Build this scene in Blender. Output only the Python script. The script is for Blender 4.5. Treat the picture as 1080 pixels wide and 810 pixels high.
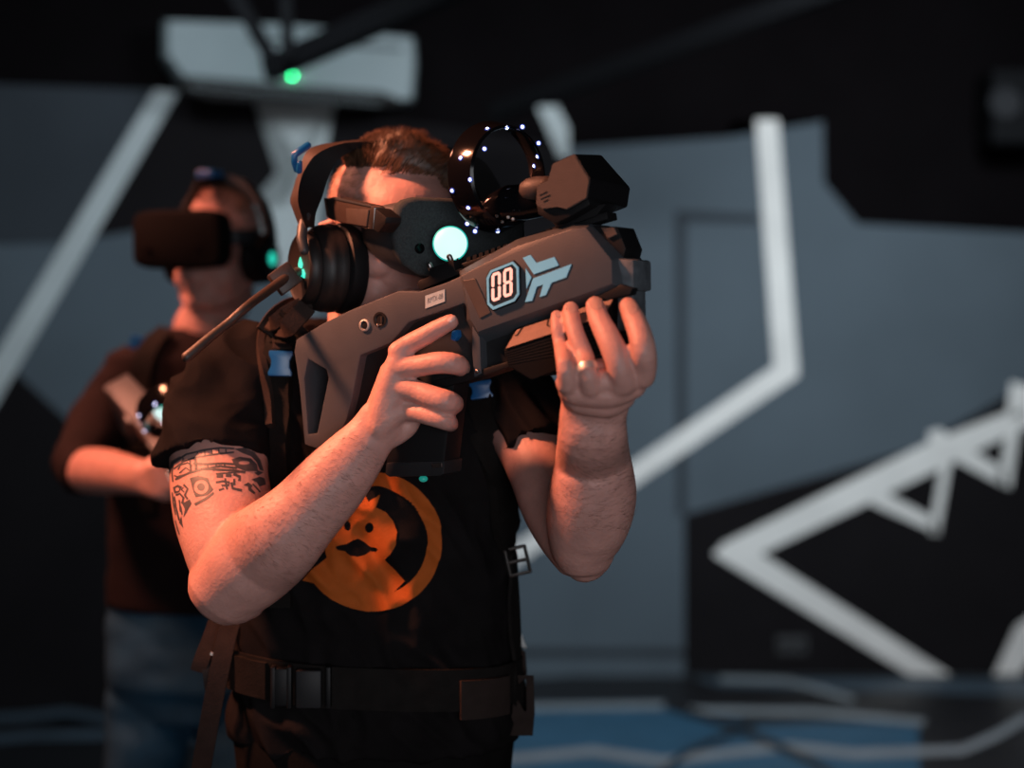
import bpy, bmesh, math, random
from mathutils import Vector, Matrix, noise
from mathutils.bvhtree import BVHTree
from mathutils.geometry import delaunay_2d_cdt
R = math.radians
random.seed(7)
for o in list(bpy.data.objects):
    bpy.data.objects.remove(o)
SC = bpy.context.scene
COL = SC.collection

# ---------------------------------------------------------------- camera, world, lights, exposure
FPX, HZ, HC = 1600.0, 322.0, 1.54          # focal length in pixels, horizon row, camera height
cam_d = bpy.data.cameras.new('camera')
cam = bpy.data.objects.new('camera', cam_d); COL.objects.link(cam)
cam.location = (0, 0, HC); cam.rotation_euler = (R(90), 0, 0)
cam_d.sensor_width = 36.0; cam_d.lens = 36.0 * FPX / 1080.0
cam_d.shift_y = (HZ - 405.0) / 1080.0
cam_d.clip_start = 0.05; cam_d.clip_end = 60
cam_d.dof.use_dof = True; cam_d.dof.focus_distance = 1.88; cam_d.dof.aperture_fstop = 1.7
SC.camera = cam
SC.view_settings.view_transform = 'Standard'; SC.view_settings.look = 'None'
SC.view_settings.gamma = 1.0; SC.view_settings.exposure = 0.0
SC.view_settings.use_curve_mapping = False
w = bpy.data.worlds.new('world'); SC.world = w; w.use_nodes = True
bg = w.node_tree.nodes['Background']
bg.inputs[0].default_value = (0.55, 0.7, 0.9, 1); bg.inputs[1].default_value = 0.02

def area(name, loc, target, size, power, color, size_y=None, spread=180):
    d = bpy.data.lights.new(name, 'AREA'); d.energy = power; d.color = color; d.size = size
    if size_y: d.shape = 'RECTANGLE'; d.size_y = size_y
    d.spread = R(spread)
    o = bpy.data.objects.new(name, d); COL.objects.link(o); o.location = loc
    o.rotation_euler = (Vector(target) - Vector(loc)).to_track_quat('-Z', 'Y').to_euler()
    return o
area('warm_stage_light', (-1.45, 1.72, 2.80), (-0.25, 1.92, 1.45), 0.2, 21, (1.0, 0.335, 0.175), spread=80)
area('cool_front_light', (0.40, -0.9, 1.50), (-0.1, 1.9, 1.5), 1.5, 5.2, (0.95, 0.95, 1.0), spread=70)
area('rear_man_light', (-1.60, 2.98, 2.6), (-0.75, 3.0, 1.5), 0.2, 11, (1.0, 0.34, 0.21), spread=90)
area('wall_wash_light', (1.5, 3.5, 3.0), (0.9, 6.3, 1.0), 1.0, 40, (0.80, 0.92, 1.0), 0.5, 120)
area('wall_side_light', (-1.0, 4.0, 3.0), (-1.4, 5.9, 1.3), 0.8, 8, (0.76, 0.90, 1.0), 0.4, 120)

# ---------------------------------------------------------------- helpers
def P(px, py, d):
    return Vector(((px - 540.0) * d / FPX, d, HC - (py - HZ) * d / FPX))
def ray(px, py):
    return Vector(((px - 540.0) / FPX, 1.0, -(py - HZ) / FPX))
CAM = Vector((0, 0, HC))
def ray_plane(px, py, pt, n):
    r = ray(px, py); t = (Vector(pt) - CAM).dot(n) / r.dot(n)
    return CAM + r * t
def lerp(a, b, t): return a + (b - a) * t

def tag(o, label=None, cat=None, group=None, kind=None):
    if label: o['label'] = label
    if cat: o['category'] = cat
    if group: o['group'] = group
    if kind: o['kind'] = kind
    return o
def empty(name, loc=(0, 0, 0), M=None, parent=None):
    o = bpy.data.objects.new(name, None); COL.objects.link(o)
    if M is not None: o.matrix_world = M
    else: o.location = loc
    o.empty_display_size = 0.05
    if parent: o.parent = parent
    return o
def link_mesh(name, me, mats, parent=None, world=False):
    """world=True: vertices are in world space; the parent's transform is undone"""
    if not isinstance(mats, (list, tuple)): mats = [mats]
    for m in mats: me.materials.append(m)
    o = bpy.data.objects.new(name, me); COL.objects.link(o)
    if parent:
        o.parent = parent
        if world:
            bpy.context.view_layer.update()
            me.transform(parent.matrix_world.inverted())
    return o
def obj(name, bm, mats, parent=None, world=False, smooth=None):
    bmesh.ops.recalc_face_normals(bm, faces=bm.faces)
    me = bpy.data.meshes.new(name); bm.to_mesh(me); bm.free()
    if smooth is not None:
        me.polygons.foreach_set('use_smooth', [True] * len(me.polygons))
        try: me.set_sharp_from_angle(angle=R(smooth))
        except Exception: pass
    return link_mesh(name, me, mats, parent, world)
def NB(): return bmesh.new()

def add_ring_loft(bm, rings, caps=True, mi=0):
    """rings: lists of equal length of Vectors"""
    vr = [[bm.verts.new(p) for p in ring] for ring in rings]
    n = len(rings[0])
    for a, b in zip(vr, vr[1:]):
        for i in range(n):
            j = (i + 1) % n
            try:
                f = bm.faces.new((a[i], a[j], b[j], b[i])); f.material_index = mi
            except ValueError: pass
    if caps:
        for r_ in (vr[0][::-1], vr[-1]):
            f = bm.faces.new(r_); f.material_index = mi
    return vr
def frame(axis, hint):
    a = axis.normalized(); s = a.cross(hint)
    if s.length < 1e-4: s = a.cross(Vector((1, 0, 0)))
    s.normalize(); t = s.cross(a).normalized()
    return s, t
def add_limb(bm, st, n=20, hint=Vector((0, 1, 0)), power=2.0, round_ends=True):
    """st: (centre Vector, half width in the picture plane, half thickness in depth)"""
    rings = []
    C = [s[0] for s in st]
    pts = []
    for i, (c, ra, rb) in enumerate(st):
        ax = (C[min(i + 1, len(C) - 1)] - C[max(i - 1, 0)])
        pts.append((c, ra, rb, ax.normalized()))
    if round_ends:
        c, ra, rb, ax = pts[0]
        e = min(ra, rb)
        head = [(c - ax * e * k, ra * f, rb * f, ax) for k, f in ((0.92, .3), (0.7, .7), (0.38, .92))]
        c, ra, rb, ax = pts[-1]; e = min(ra, rb)
        tail = [(c + ax * e * k, ra * f, rb * f, ax) for k, f in ((0.38, .92), (0.7, .7), (0.92, .3))]
        pts = head + pts + tail
    for c, ra, rb, ax in pts:
        s, t = frame(ax, hint)
        ring = []
        for k in range(n):
            th = 2 * math.pi * k / n
            cx, cy = math.cos(th), math.sin(th)
            if power != 2.0:
                cx = math.copysign(abs(cx) ** (2 / power), cx); cy = math.copysign(abs(cy) ** (2 / power), cy)
            ring.append(c + s * (cx * ra) + t * (cy * rb))
        rings.append(ring)
    add_ring_loft(bm, rings)
def limb_px(bm, st, n=20, dense=True, **k):
    """st: (px, py, depth, half width in px, thickness ratio)"""
    if not dense:
        add_limb(bm, [(P(x, y, d), r * d / FPX, r * d / FPX * q) for x, y, d, r, q in st], n, **k); return
    xy = catmull([Vector((s[0], s[1], s[2])) for s in st], 4)
    rq = catmull([Vector((s[3], s[4], 0)) for s in st], 4)
    add_limb(bm, [(P(a.x, a.y, a.z), b.x * a.z / FPX, b.x * a.z / FPX * b.y) for a, b in zip(xy, rq)], n, **k)
def add_tube(bm, pts, rad, n=12, hint=Vector((0, 1, 0)), round_ends=True):
    if not isinstance(rad, (list, tuple)): rad = [rad] * len(pts)
    add_limb(bm, [(Vector(p), r, r) for p, r in zip(pts, rad)], n, hint, round_ends=round_ends)
def catmull(pts, m=6):
    out = []
    n = len(pts)
    for i in range(n - 1):
        p0, p1, p2, p3 = pts[max(i - 1, 0)], pts[i], pts[i + 1], pts[min(i + 2, n - 1)]
        for k in range(m):
            t = k / m
            out.append(0.5 * ((2 * p1) + (p2 - p0) * t + (2 * p0 - 5 * p1 + 4 * p2 - p3) * t * t + (3 * p1 - p0 - 3 * p2 + p3) * t ** 3))
    out.append(pts[-1])
    return out
def add_ball(bm, c, r, M=None, u=20, v=14):
    if not isinstance(r, (tuple, list)): r = (r, r, r)
    T = (M or Matrix.Identity(4))
    mat_ = Matrix.Translation(Vector(c)) @ T.to_3x3().to_4x4() @ Matrix.Diagonal((r[0], r[1], r[2], 1))
    bmesh.ops.create_uvsphere(bm, u_segments=u, v_segments=v, radius=1.0, matrix=mat_)
def add_box(bm, c, size, rot=None, bev=0.0):
    M = Matrix.Translation(Vector(c)) @ (rot.to_4x4() if rot is not None else Matrix.Identity(4)) @ Matrix.Diagonal((size[0], size[1], size[2], 1))
    r = bmesh.ops.create_cube(bm, size=1.0, matrix=M)
    if bev:
        es = list({e for v in r['verts'] for e in v.link_edges})
        bmesh.ops.bevel(bm, geom=es, offset=bev, segments=2, affect='EDGES', profile=0.5)
def add_lathe(bm, prof, M, n=40, closed=False):
    """prof: (radius, along local z)"""
    rings = [[M @ Vector((r * math.cos(2 * math.pi * k / n), r * math.sin(2 * math.pi * k / n), z)) for k in range(n)] for r, z in prof]
    if closed: rings.append(rings[0])
    vr = add_ring_loft(bm, rings, caps=not closed)
    if closed: bmesh.ops.remove_doubles(bm, verts=bm.verts, dist=1e-6)
def axis_matrix(c, z, up=Vector((0, 0, 1))):
    z = Vector(z).normalized(); x = up.cross(z)
    if x.length < 1e-4: x = Vector((1, 0, 0))
    x.normalize(); y = z.cross(x)
    M = Matrix((x, y, z)).transposed().to_4x4(); M.translation = Vector(c)
    return M
def add_fill_prism(bm, loops, map0, map1, bev=0.0, seg=2):
    """loops of 2D points (outer, then holes); map0/map1 put a 2D point on the front / back surface"""
    b = bmesh.new()
    front, es = [], []
    for lp in loops:
        vs = [b.verts.new((p[0], p[1], 0)) for p in lp]
        for i in range(len(vs)):
            es.append(b.edges.new((vs[i], vs[(i + 1) % len(vs)])))
    if len(loops) == 1:
        b.faces.new(b.verts[:])
    else:
        bmesh.ops.triangle_fill(b, use_beauty=True, use_dissolve=False, edges=es)
    g = bmesh.ops.extrude_face_region(b, geom=b.faces[:])
    back = {v for v in g['geom'] if isinstance(v, bmesh.types.BMVert)}
    for v in b.verts:
        v.co = map1(v.co.x, v.co.y) if v in back else map0(v.co.x, v.co.y)
    bmesh.ops.recalc_face_normals(b, faces=b.faces)
    if bev:
        sh = [e for e in b.edges if len(e.link_faces) == 2 and e.calc_face_angle(0) > R(25)]
        bmesh.ops.bevel(b, geom=sh, offset=bev, segments=seg, affect='EDGES', profile=0.6, clamp_overlap=True)
    me = bpy.data.meshes.new('tmp'); b.to_mesh(me); b.free(); bm.from_mesh(me); bpy.data.meshes.remove(me)
def remeshed(name, bm, voxel, smooth=4, factor=0.5, disp=None):
    """one continuous surface out of overlapping closed shapes"""
    bmesh.ops.recalc_face_normals(bm, faces=bm.faces)
    me = bpy.data.meshes.new('tmp'); bm.to_mesh(me); bm.free()
    o = bpy.data.objects.new('tmp', me); COL.objects.link(o)
    m = o.modifiers.new('r', 'REMESH'); m.mode = 'VOXEL'; m.voxel_size = voxel; m.adaptivity = 0; m.use_smooth_shade = True
    if smooth:
        s = o.modifiers.new('s', 'SMOOTH'); s.factor = factor; s.iterations = smooth
    dg = bpy.context.evaluated_depsgraph_get()
    out = bpy.data.meshes.new_from_object(o.evaluated_get(dg))
    bpy.data.objects.remove(o); bpy.data.meshes.remove(me)
    out.name = name
    if disp:
        ns = [v.normal.copy() for v in out.vertices]
        for v, nn in zip(out.vertices, ns):
            v.co += nn * disp(v.co, nn)
        out.update()
    return out
def bvh_of(me):
    return BVHTree.FromPolygons([v.co.copy() for v in me.vertices], [tuple(p.vertices) for p in me.polygons])
def hit(bvh, px, py):
    r = ray(px, py).normalized()
    loc, n, i, d = bvh.ray_cast(CAM, r)
    if loc is not None and n.dot(r) > 0: n = -n
    return loc, n
def inside(pt, loops):
    c = False
    for lp in loops:
        n = len(lp)
        for i in range(n):
            x1, y1 = lp[i][0], lp[i][1]; x2, y2 = lp[(i + 1) % n][0], lp[(i + 1) % n][1]
            if (y1 > pt[1]) != (y2 > pt[1]) and pt[0] < (x2 - x1) * (pt[1] - y1) / (y2 - y1) + x1: c = not c
    return c
def fill2d(loops, step):
    """triangulated 2D region (even-odd) with inner points every `step`"""
    vs, es = [], []
    for lp in loops:
        b = len(vs)
        pts = []
        for i in range(len(lp)):
            a, c = Vector(lp[i][:2]), Vector(lp[(i + 1) % len(lp)][:2])
            k = max(1, int((c - a).length / step))
            pts += [a.lerp(c, t / k) for t in range(k)]
        vs += pts
        es += [(b + i, b + (i + 1) % len(pts)) for i in range(len(pts))]
    xs = [v.x for v in vs]; ys = [v.y for v in vs]
    y = min(ys) + step / 2
    while y < max(ys):
        x = min(xs) + step / 2
        while x < max(xs):
            if inside((x, y), loops): vs.append(Vector((x, y)))
            x += step
        y += step
    V, E, F = delaunay_2d_cdt(vs, es, [], 0, 1e-4)[:3]
    F = [f for f in F if inside(((V[f[0]].x + V[f[1]].x + V[f[2]].x) / 3, (V[f[0]].y + V[f[1]].y + V[f[2]].y) / 3), loops)]
    return V, F
def add_decal(bm, loops, bvh, off=0.0006, step=3.0, to=None):
    """a printed or inked region lying on a curved surface"""
    V, F = fill2d(loops, step)
    vm = {}
    for f in F:
        ok = []
        for i in f:
            if i not in vm:
                if to: vm[i] = bm.verts.new(to(V[i].x, V[i].y))
                else:
                    loc, n = hit(bvh, V[i].x, V[i].y)
                    vm[i] = bm.verts.new(loc + n * off) if loc is not None else None
            ok.append(vm[i])
        if None not in ok and len(set(ok)) == 3:
            if max((ok[0].co - ok[1].co).length, (ok[1].co - ok[2].co).length, (ok[0].co - ok[2].co).length) < 0.05:
                try: bm.faces.new(ok)
                except ValueError: pass
def stroke(pts, w):
    """polyline with width -> loop"""
    L, Rr = [], []
    n = len(pts)
    for i, p in enumerate(pts):
        a = Vector(pts[max(i - 1, 0)][:2]); b = Vector(pts[min(i + 1, n - 1)][:2])
        d = (b - a).normalized(); nn = Vector((-d.y, d.x))
        ww = (w[i] if isinstance(w, (list, tuple)) else w) / 2
        L.append(tuple(Vector(p[:2]) + nn * ww)); Rr.append(tuple(Vector(p[:2]) - nn * ww))
    return L + Rr[::-1]
def ell(cx, cy, rx, ry, n=24, a0=0, a1=360, rot=0):
    out = []
    full = abs(a1 - a0) >= 360
    for k in range(n if full else n + 1):
        t = R(a0 + (a1 - a0) * k / n); x, y = rx * math.cos(t), ry * math.sin(t)
        c, s = math.cos(R(rot)), math.sin(R(rot))
        out.append((cx + x * c - y * s, cy + x * s + y * c))
    return out

# ---------------------------------------------------------------- materials
def mat(name, col, rough=0.5, metal=0.0, var=0.0, vscale=8.0, bump=0.0, bscale=60.0, emit=None, strength=0.0,
        sss=0.0, spec=0.5, stretch=None, weave=0.0, coat=0.0):
    m = bpy.data.materials.new(name); m.use_nodes = True
    nt = m.node_tree; b = nt.nodes['Principled BSDF']
    c4 = (col[0], col[1], col[2], 1)
    b.inputs['Base Color'].default_value = c4
    b.inputs['Roughness'].default_value = rough; b.inputs['Metallic'].default_value = metal
    b.inputs['Specular IOR Level'].default_value = spec
    b.inputs['Coat Weight'].default_value = coat
    tc = nt.nodes.new('ShaderNodeTexCoord'); mp = nt.nodes.new('ShaderNodeMapping')
    nt.links.new(tc.outputs['Object'], mp.inputs['Vector'])
    if stretch: mp.inputs['Scale'].default_value = stretch
    if var:
        nz = nt.nodes.new('ShaderNodeTexNoise'); nz.inputs['Scale'].default_value = vscale; nz.inputs['Detail'].default_value = 5
        rp = nt.nodes.new('ShaderNodeValToRGB')
        rp.color_ramp.elements[0].position = 0.3; rp.color_ramp.elements[1].position = 0.7
        rp.color_ramp.elements[0].color = tuple(max(0, x * (1 - var)) for x in col) + (1,)
        rp.color_ramp.elements[1].color = tuple(min(1, x * (1 + var)) for x in col) + (1,)
        nt.links.new(mp.outputs[0], nz.inputs['Vector']); nt.links.new(nz.outputs['Fac'], rp.inputs[0])
        nt.links.new(rp.outputs[0], b.inputs['Base Color'])
    if bump:
        n2 = nt.nodes.new('ShaderNodeTexNoise'); n2.inputs['Scale'].default_value = bscale; n2.inputs['Detail'].default_value = 4
        bp = nt.nodes.new('ShaderNodeBump'); bp.inputs['Strength'].default_value = bump; bp.inputs['Distance'].default_value = 0.002
        nt.links.new(mp.outputs[0], n2.inputs['Vector']); nt.links.new(n2.outputs['Fac'], bp.inputs['Height'])
        nt.links.new(bp.outputs[0], b.inputs['Normal'])
    if emit:
        b.inputs['Emission Color'].default_value = (emit[0], emit[1], emit[2], 1)
        b.inputs['Emission Strength'].default_value = strength
    if sss:
        b.inputs['Subsurface Weight'].default_value = sss
        b.inputs['Subsurface Radius'].default_value = (1.0, 0.35, 0.2); b.inputs['Subsurface Scale'].default_value = 0.004
    return m
M_SKIN = mat('skin', (0.52, 0.275, 0.235), 0.48, var=0.10, vscale=45, bump=0.42, bscale=210, sss=0.12, spec=0.35)
M_NAIL = mat('fingernail', (0.74, 0.50, 0.44), 0.22, spec=0.6)
M_HAIR = mat('brown_hair', (0.10, 0.05, 0.028), 0.36, var=0.55, vscale=60, spec=0.5)
M_ARMHAIR = mat('arm_hair', (0.12, 0.06, 0.04), 0.5)
M_SIDEHAIR = mat('short_side_hair', (0.30, 0.16, 0.09), 0.45, var=0.4, vscale=60)
M_INK = mat('tattoo_ink', (0.062, 0.055, 0.06), 0.5, var=0.25, vscale=80)
M_SHIRT = mat('black_cotton', (0.0085, 0.0075, 0.008), 0.9, var=0.2, vscale=20, bump=0.35, bscale=500, spec=0.05)
M_PRINT = mat('orange_print', (0.40, 0.088, 0.012), 0.8, var=0.06, vscale=70, bump=0.25, bscale=500, spec=0.2)
M_TROUSER = mat('black_twill', (0.0065, 0.006, 0.006), 0.85, var=0.2, vscale=25, bump=0.3, bscale=400, spec=0.05)
M_JEANS = mat('blue_denim', (0.019, 0.070, 0.128), 0.85, var=0.35, vscale=9, bump=0.4, bscale=300, spec=0.2)
M_SHOE = mat('black_shoe', (0.012, 0.012, 0.012), 0.5)
M_WEB = mat('black_webbing', (0.010, 0.0085, 0.008), 0.8, var=0.2, vscale=60, bump=0.4, bscale=420, spec=0.1)
M_WEB2 = mat('brown_webbing', (0.026, 0.018, 0.016), 0.8, var=0.15, vscale=60, bump=0.4, bscale=420, spec=0.1)
M_BLUE = mat('blue_plastic', (0.006, 0.10, 0.30), 0.32, spec=0.6)
M_GUN = mat('gun_grey_plastic', (0.047, 0.053, 0.062), 0.52, var=0.08, vscale=25, bump=0.10, bscale=500, spec=0.4)
M_GUND = mat('gun_dark_plastic', (0.018, 0.018, 0.020), 0.52, var=0.1, vscale=30, bump=0.08, bscale=500, spec=0.25)
M_MATTE = mat('matte_black_plastic', (0.006, 0.006, 0.0065), 0.7, bump=0.1, bscale=400, spec=0.06)
M_BLACK = mat('black_plastic', (0.008, 0.008, 0.009), 0.5, bump=0.04, bscale=600, spec=0.22)
M_GLOSS = mat('gloss_black_plastic', (0.004, 0.004, 0.005), 0.12, spec=0.35)
M_WORN = mat('worn_slate_plastic', (0.085, 0.10, 0.115), 0.55, var=0.3, vscale=70, bump=0.2, bscale=200)
M_BRONZE = mat('brown_and_lit_plastic', (0.052, 0.040, 0.036), 0.55, var=0.1, vscale=60, bump=0.2, bscale=700)  # brown of the arm pad; also stands in for warm light on rifle faces
M_METAL = mat('silver_metal', (0.75, 0.74, 0.72), 0.42, metal=0.8, bump=0.1, bscale=300)
M_STEEL = mat('dark_steel', (0.30, 0.28, 0.27), 0.35, metal=1.0)
M_CYAN = mat('pale_blue_decal', (0.17, 0.58, 0.88), 0.45, var=0.05, vscale=30)
M_DIGIT = mat('lit_digit', (0.8, 0.5, 0.45), 0.5, emit=(1.0, 0.60, 0.50), strength=0.62)
M_SCREEN = mat('display_black', (0.02, 0.03, 0.04), 0.25)
M_LABEL = mat('grey_label', (0.36, 0.44, 0.46), 0.6, var=0.08, vscale=200)
M_LABELTXT = mat('label_print', (0.12, 0.12, 0.12), 0.6)
M_GLOW = mat('glowing_lamp', (0.02, 0.05, 0.05), 0.5, emit=(0.74, 1.0, 0.97), strength=0.98)
M_TEAL = mat('teal_light', (0.05, 0.6, 0.5), 0.3, emit=(0.03, 0.85, 0.62), strength=0.85)
M_TEALRIM = mat('teal_lens_rim', (0.02, 0.4, 0.35), 0.3, emit=(0.01, 0.42, 0.36), strength=0.8)
M_LED = mat('blue_white_led', (0.8, 0.85, 1), 0.3, emit=(0.62, 0.72, 1.0), strength=3.5)
M_LEDB = mat('led_blue_surround', (0.02, 0.05, 0.3), 0.3, emit=(0.02, 0.06, 0.5), strength=0.5)
M_GREEN = mat('green_indicator', (0.05, 0.8, 0.3), 0.3, emit=(0.01, 1.0, 0.30), strength=26)
M_VISOR = mat('visor_fabric', (0.038, 0.047, 0.05), 0.85, var=0.25, vscale=500, bump=0.5, bscale=900, spec=0.25)
M_VISORS = mat('visor_grey_plastic', (0.034, 0.039, 0.045), 0.45, spec=0.45)
M_CUP = mat('headphone_black', (0.013, 0.010, 0.010), 0.48, spec=0.4)
M_LEATHER = mat('brown_leatherette', (0.038, 0.025, 0.021), 0.48, var=0.1, vscale=60, bump=0.15, bscale=300)
# ---------------------------------------------------------------- the room
M_WGREY = mat('wall_grey_paint', (0.092, 0.114, 0.134), 0.75, var=0.07, vscale=2.5, bump=0.1, bscale=90, spec=0.12)
M_WSLATE = mat('wall_slate_paint_and_shading', (0.040, 0.047, 0.056), 0.75, var=0.08, vscale=3, bump=0.1, bscale=90, spec=0.12)
M_WDARK = mat('wall_dark_paint', (0.013, 0.0115, 0.0125), 0.7, var=0.1, vscale=3, bump=0.1, bscale=90, spec=0.0)
M_WBLACK = mat('wall_black', (0.0055, 0.0045, 0.005), 0.8, var=0.1, vscale=3, spec=0.0)
M_WWHITE = mat('wall_white_paint', (0.84, 0.80, 0.76), 0.7, var=0.06, vscale=6)
M_WLIGHT = mat('wall_light_grey_paint', (0.50, 0.54, 0.54), 0.7, var=0.06, vscale=6)
M_FLOOR = mat('floor_black_vinyl', (0.011, 0.011, 0.013), 0.45, var=0.15, vscale=4, bump=0.05, bscale=60)
M_FBLUE = mat('floor_blue_paint', (0.026, 0.095, 0.165), 0.5, var=0.15, vscale=4)
M_FSLATE = mat('floor_slate_paint', (0.055, 0.08, 0.105), 0.5, var=0.15, vscale=5)
M_FWHITE = mat('floor_white_line', (0.24, 0.27, 0.29), 0.5, var=0.1, vscale=8)
M_CEIL = mat('ceiling_black', (0.006, 0.006, 0.007), 0.85, bump=0.1, bscale=20, spec=0.0)
M_BEAM = mat('beam_black', (0.005, 0.005, 0.006), 0.7, spec=0.1)
M_ACW = mat('aircon_white', (0.24, 0.29, 0.30), 0.45, var=0.05, vscale=5)
M_ACD = mat('aircon_vent_dark', (0.022, 0.020, 0.020), 0.7, spec=0.05)

WD = 6.3                                             # depth of the right back wall
CORNER = P(600, 322, WD)
WL_DIR = Vector((-1, -0.26, 0)).normalized()         # the left back wall runs towards the camera
WL_N = Vector((0.26, -1, 0)).normalized()
def W(px, py, off=0.0, side=None):
    left = (px < 600) if side is None else side == 'l'
    if left: return ray_plane(px, py, CORNER + WL_N * off, WL_N)
    return ray_plane(px, py, Vector((0, WD - off, 0)), Vector((0, -1, 0)))
def paint(bm, pts, off, mi, side):
    vs = [bm.verts.new(W(x, y, off, side)) for x, y in pts]
    f = bm.faces.new(vs); f.material_index = mi
    g = bmesh.ops.triangulate(bm, faces=[f])
WM = [M_WGREY, M_WSLATE, M_WDARK, M_WBLACK, M_WWHITE, M_WLIGHT]
CH = 3.25
ROOM_X0, ROOM_X1, ROOM_Y0 = -4.2, 3.6, -1.6
# right back wall
bm = NB()
vs = [bm.verts.new(v) for v in ((CORNER.x, WD, 0), (ROOM_X1, WD, 0), (ROOM_X1, WD, CH), (CORNER.x, WD, CH))]
bm.faces.new(vs)
paint(bm, [(600, -120), (1400, -120), (1400, 250), (1085, 246), (905, 236), (869, 192), (868, 128), (772, 128), (766, 145), (600, 156)], .002, 3, 'r')  # black area across the top of the wall
paint(bm, [(712, 222), (800, 226), (800, 236), (724, 234), (724, 541), (714, 545)], .002, 1, 'r')
paint(bm, [(722, 543), (966, 473), (1100, 395), (1100, 712), (722, 712)], .002, 2, 'r')
paint(bm, [(601, 684), (722, 684), (722, 693), (601, 693)], .002, 1, 'r')  # shading along the baseboard, painted as a darker strip
L4 = .004
paint(bm, [(797, 126), (821, 126), (842, 386), (842, 397), (601, 558), (601, 533), (816, 386)], L4, 4, 'r')
paint(bm, [(752, 585), (763, 573), (980, 466), (1064, 434), (1092, 420), (1092, 446), (917, 530), (803, 584)], L4, 4, 'r')
paint(bm, [(752, 585), (803, 584), (1003, 712), (960, 712)], L4, 4, 'r')
paint(bm, [(980, 470), (979, 456), (991, 452), (1003, 462), (1003, 470)], L4 + .002, 4, 'r')
paint(bm, [(1062, 440), (1066, 403), (1092, 408), (1092, 440)], L4 + .002, 4, 'r')
paint(bm, [(996, 470), (1005, 478), (990, 564), (980, 562)], L4 + .002, 4, 'r')
paint(bm, [(984, 546), (990, 563), (917, 531), (935, 520)], L4 + .002, 4, 'r')
paint(bm, [(1078, 430), (1066, 515), (1053, 508), (1064, 440)], L4 + .002, 4, 'r')
paint(bm, [(1058, 494), (1061, 514), (1000, 482), (1018, 470)], L4 + .002, 4, 'r')
paint(bm, [(1072, 660), (1100, 640), (1100, 672), (1075, 712), (1048, 712)], L4, 4, 'r')
wall_b = tag(obj('wall_back', bm, WM), kind='structure')
# left back wall (oblique)
bm = NB()
E = CORNER + WL_DIR * 4.6
vs = [bm.verts.new(v) for v in ((E.x, E.y, 0), (CORNER.x, CORNER.y, 0), (CORNER.x, CORNER.y, CH), (E.x, E.y, CH))]
bm.faces.new(vs)
paint(bm, [(-420, -170), (600, -120), (600, 156), (420, 125), (352, 110), (180, 96), (-420, 72)], .002, 3, 'l')  # black area along the upper edge
paint(bm, [(-420, 72), (176, 96), (85, 256), (-420, 268)], .002, 1, 'l')
paint(bm, [(186, 97), (272, 110), (312, 158), (304, 216), (92, 252)], .002, 2, 'l')
paint(bm, [(352, 112), (600, 156), (600, 300), (440, 300), (340, 190), (345, 150)], .002, 2, 'l')
paint(bm, [(16, 392), (120, 488), (260, 640), (420, 760), (-420, 800), (-420, 480), (-20, 440)], .002, 2, 'l')
paint(bm, [(268, 108), (353, 110), (345, 150), (334, 200), (334, 330), (306, 306), (254, 228), (304, 216), (312, 158)], L4, 5, 'l')
paint(bm, [(566, 112), (588, 112), (600, 135), (600, 168), (590, 165)], L4, 5, 'l')
paint(bm, [(163, 95), (188, 97), (-14, 444), (-44, 440)], L4, 5, 'l')
paint(bm, [(600, 536), (600, 559), (500, 626), (484, 612)], L4, 4, 'l')
paint(bm, [(460, 684), (600, 684), (600, 693), (460, 693)], .002, 1, 'l')  # baseboard shading continued as a painted dark strip
tag(obj('wall_left_back', bm, WM), kind='structure')
def wallplane(name, pts, m):
    bm = NB(); bm.faces.new([bm.verts.new(p) for p in pts])
    return tag(obj(name, bm, m), kind='structure')
wallplane('wall_left', [(ROOM_X0, ROOM_Y0, 0), (ROOM_X0, 5.3, 0), (ROOM_X0, 5.3, CH), (ROOM_X0, ROOM_Y0, CH)], M_WBLACK)
wallplane('wall_right', [(ROOM_X1, ROOM_Y0, 0), (ROOM_X1, WD, 0), (ROOM_X1, WD, CH), (ROOM_X1, ROOM_Y0, CH)], M_WDARK)
wallplane('wall_front', [(ROOM_X0, ROOM_Y0, 0), (ROOM_X1, ROOM_Y0, 0), (ROOM_X1, ROOM_Y0, CH), (ROOM_X0, ROOM_Y0, CH)], M_WDARK)
wallplane('ceiling', [(ROOM_X0, ROOM_Y0, CH), (ROOM_X1, ROOM_Y0, CH), (ROOM_X1, WD, CH), (ROOM_X0, WD, CH)], M_CEIL)
# floor with its painted zones
def FL(px, py, z=0.0):
    d = (HC - z) * FPX / (py - HZ)
    return P(px, py, d)
bm = NB()
bm.faces.new([bm.verts.new(p) for p in ((ROOM_X0, ROOM_Y0, 0), (ROOM_X1, ROOM_Y0, 0), (ROOM_X1, WD, 0), (ROOM_X0, WD, 0))])
def fpaint(pts, z, mi):
    f = bm.faces.new([bm.verts.new(FL(x, y, z)) for x, y in pts]); f.material_index = mi
    bmesh.ops.triangulate(bm, faces=[f])
fpaint([(430, 752), (560, 742), (700, 740), (800, 765), (968, 760), (972, 860), (400, 860)], .002, 1)
fpaint([(730, 715), (800, 716), (1110, 716), (1110, 735), (960, 730), (760, 724)], .002, 2)
for pts, wd in (([(430, 806), (555, 799), (625, 792), (700, 803), (760, 795), (830, 787), (900, 795), (1015, 791), (1050, 776), (1085, 755)], 9),
                ([(440, 748), (560, 746), (700, 744), (722, 749), (860, 751), (975, 762)], 7),
                ([(760, 716), (830, 718), (868, 728), (900, 738)], 6)):
    fpaint(stroke(pts, wd), .004, 3)
fpaint(stroke([(700, 742), (780, 768), (850, 800), (900, 830)], 8), .006, 0)
fpaint(stroke([(690, 820), (720, 796), (800, 760)], 6), .006, 0)
fpaint(stroke([(-40, 758), (25, 756), (70, 751), (120, 759), (240, 768)], 9), .004, 2)
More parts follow.
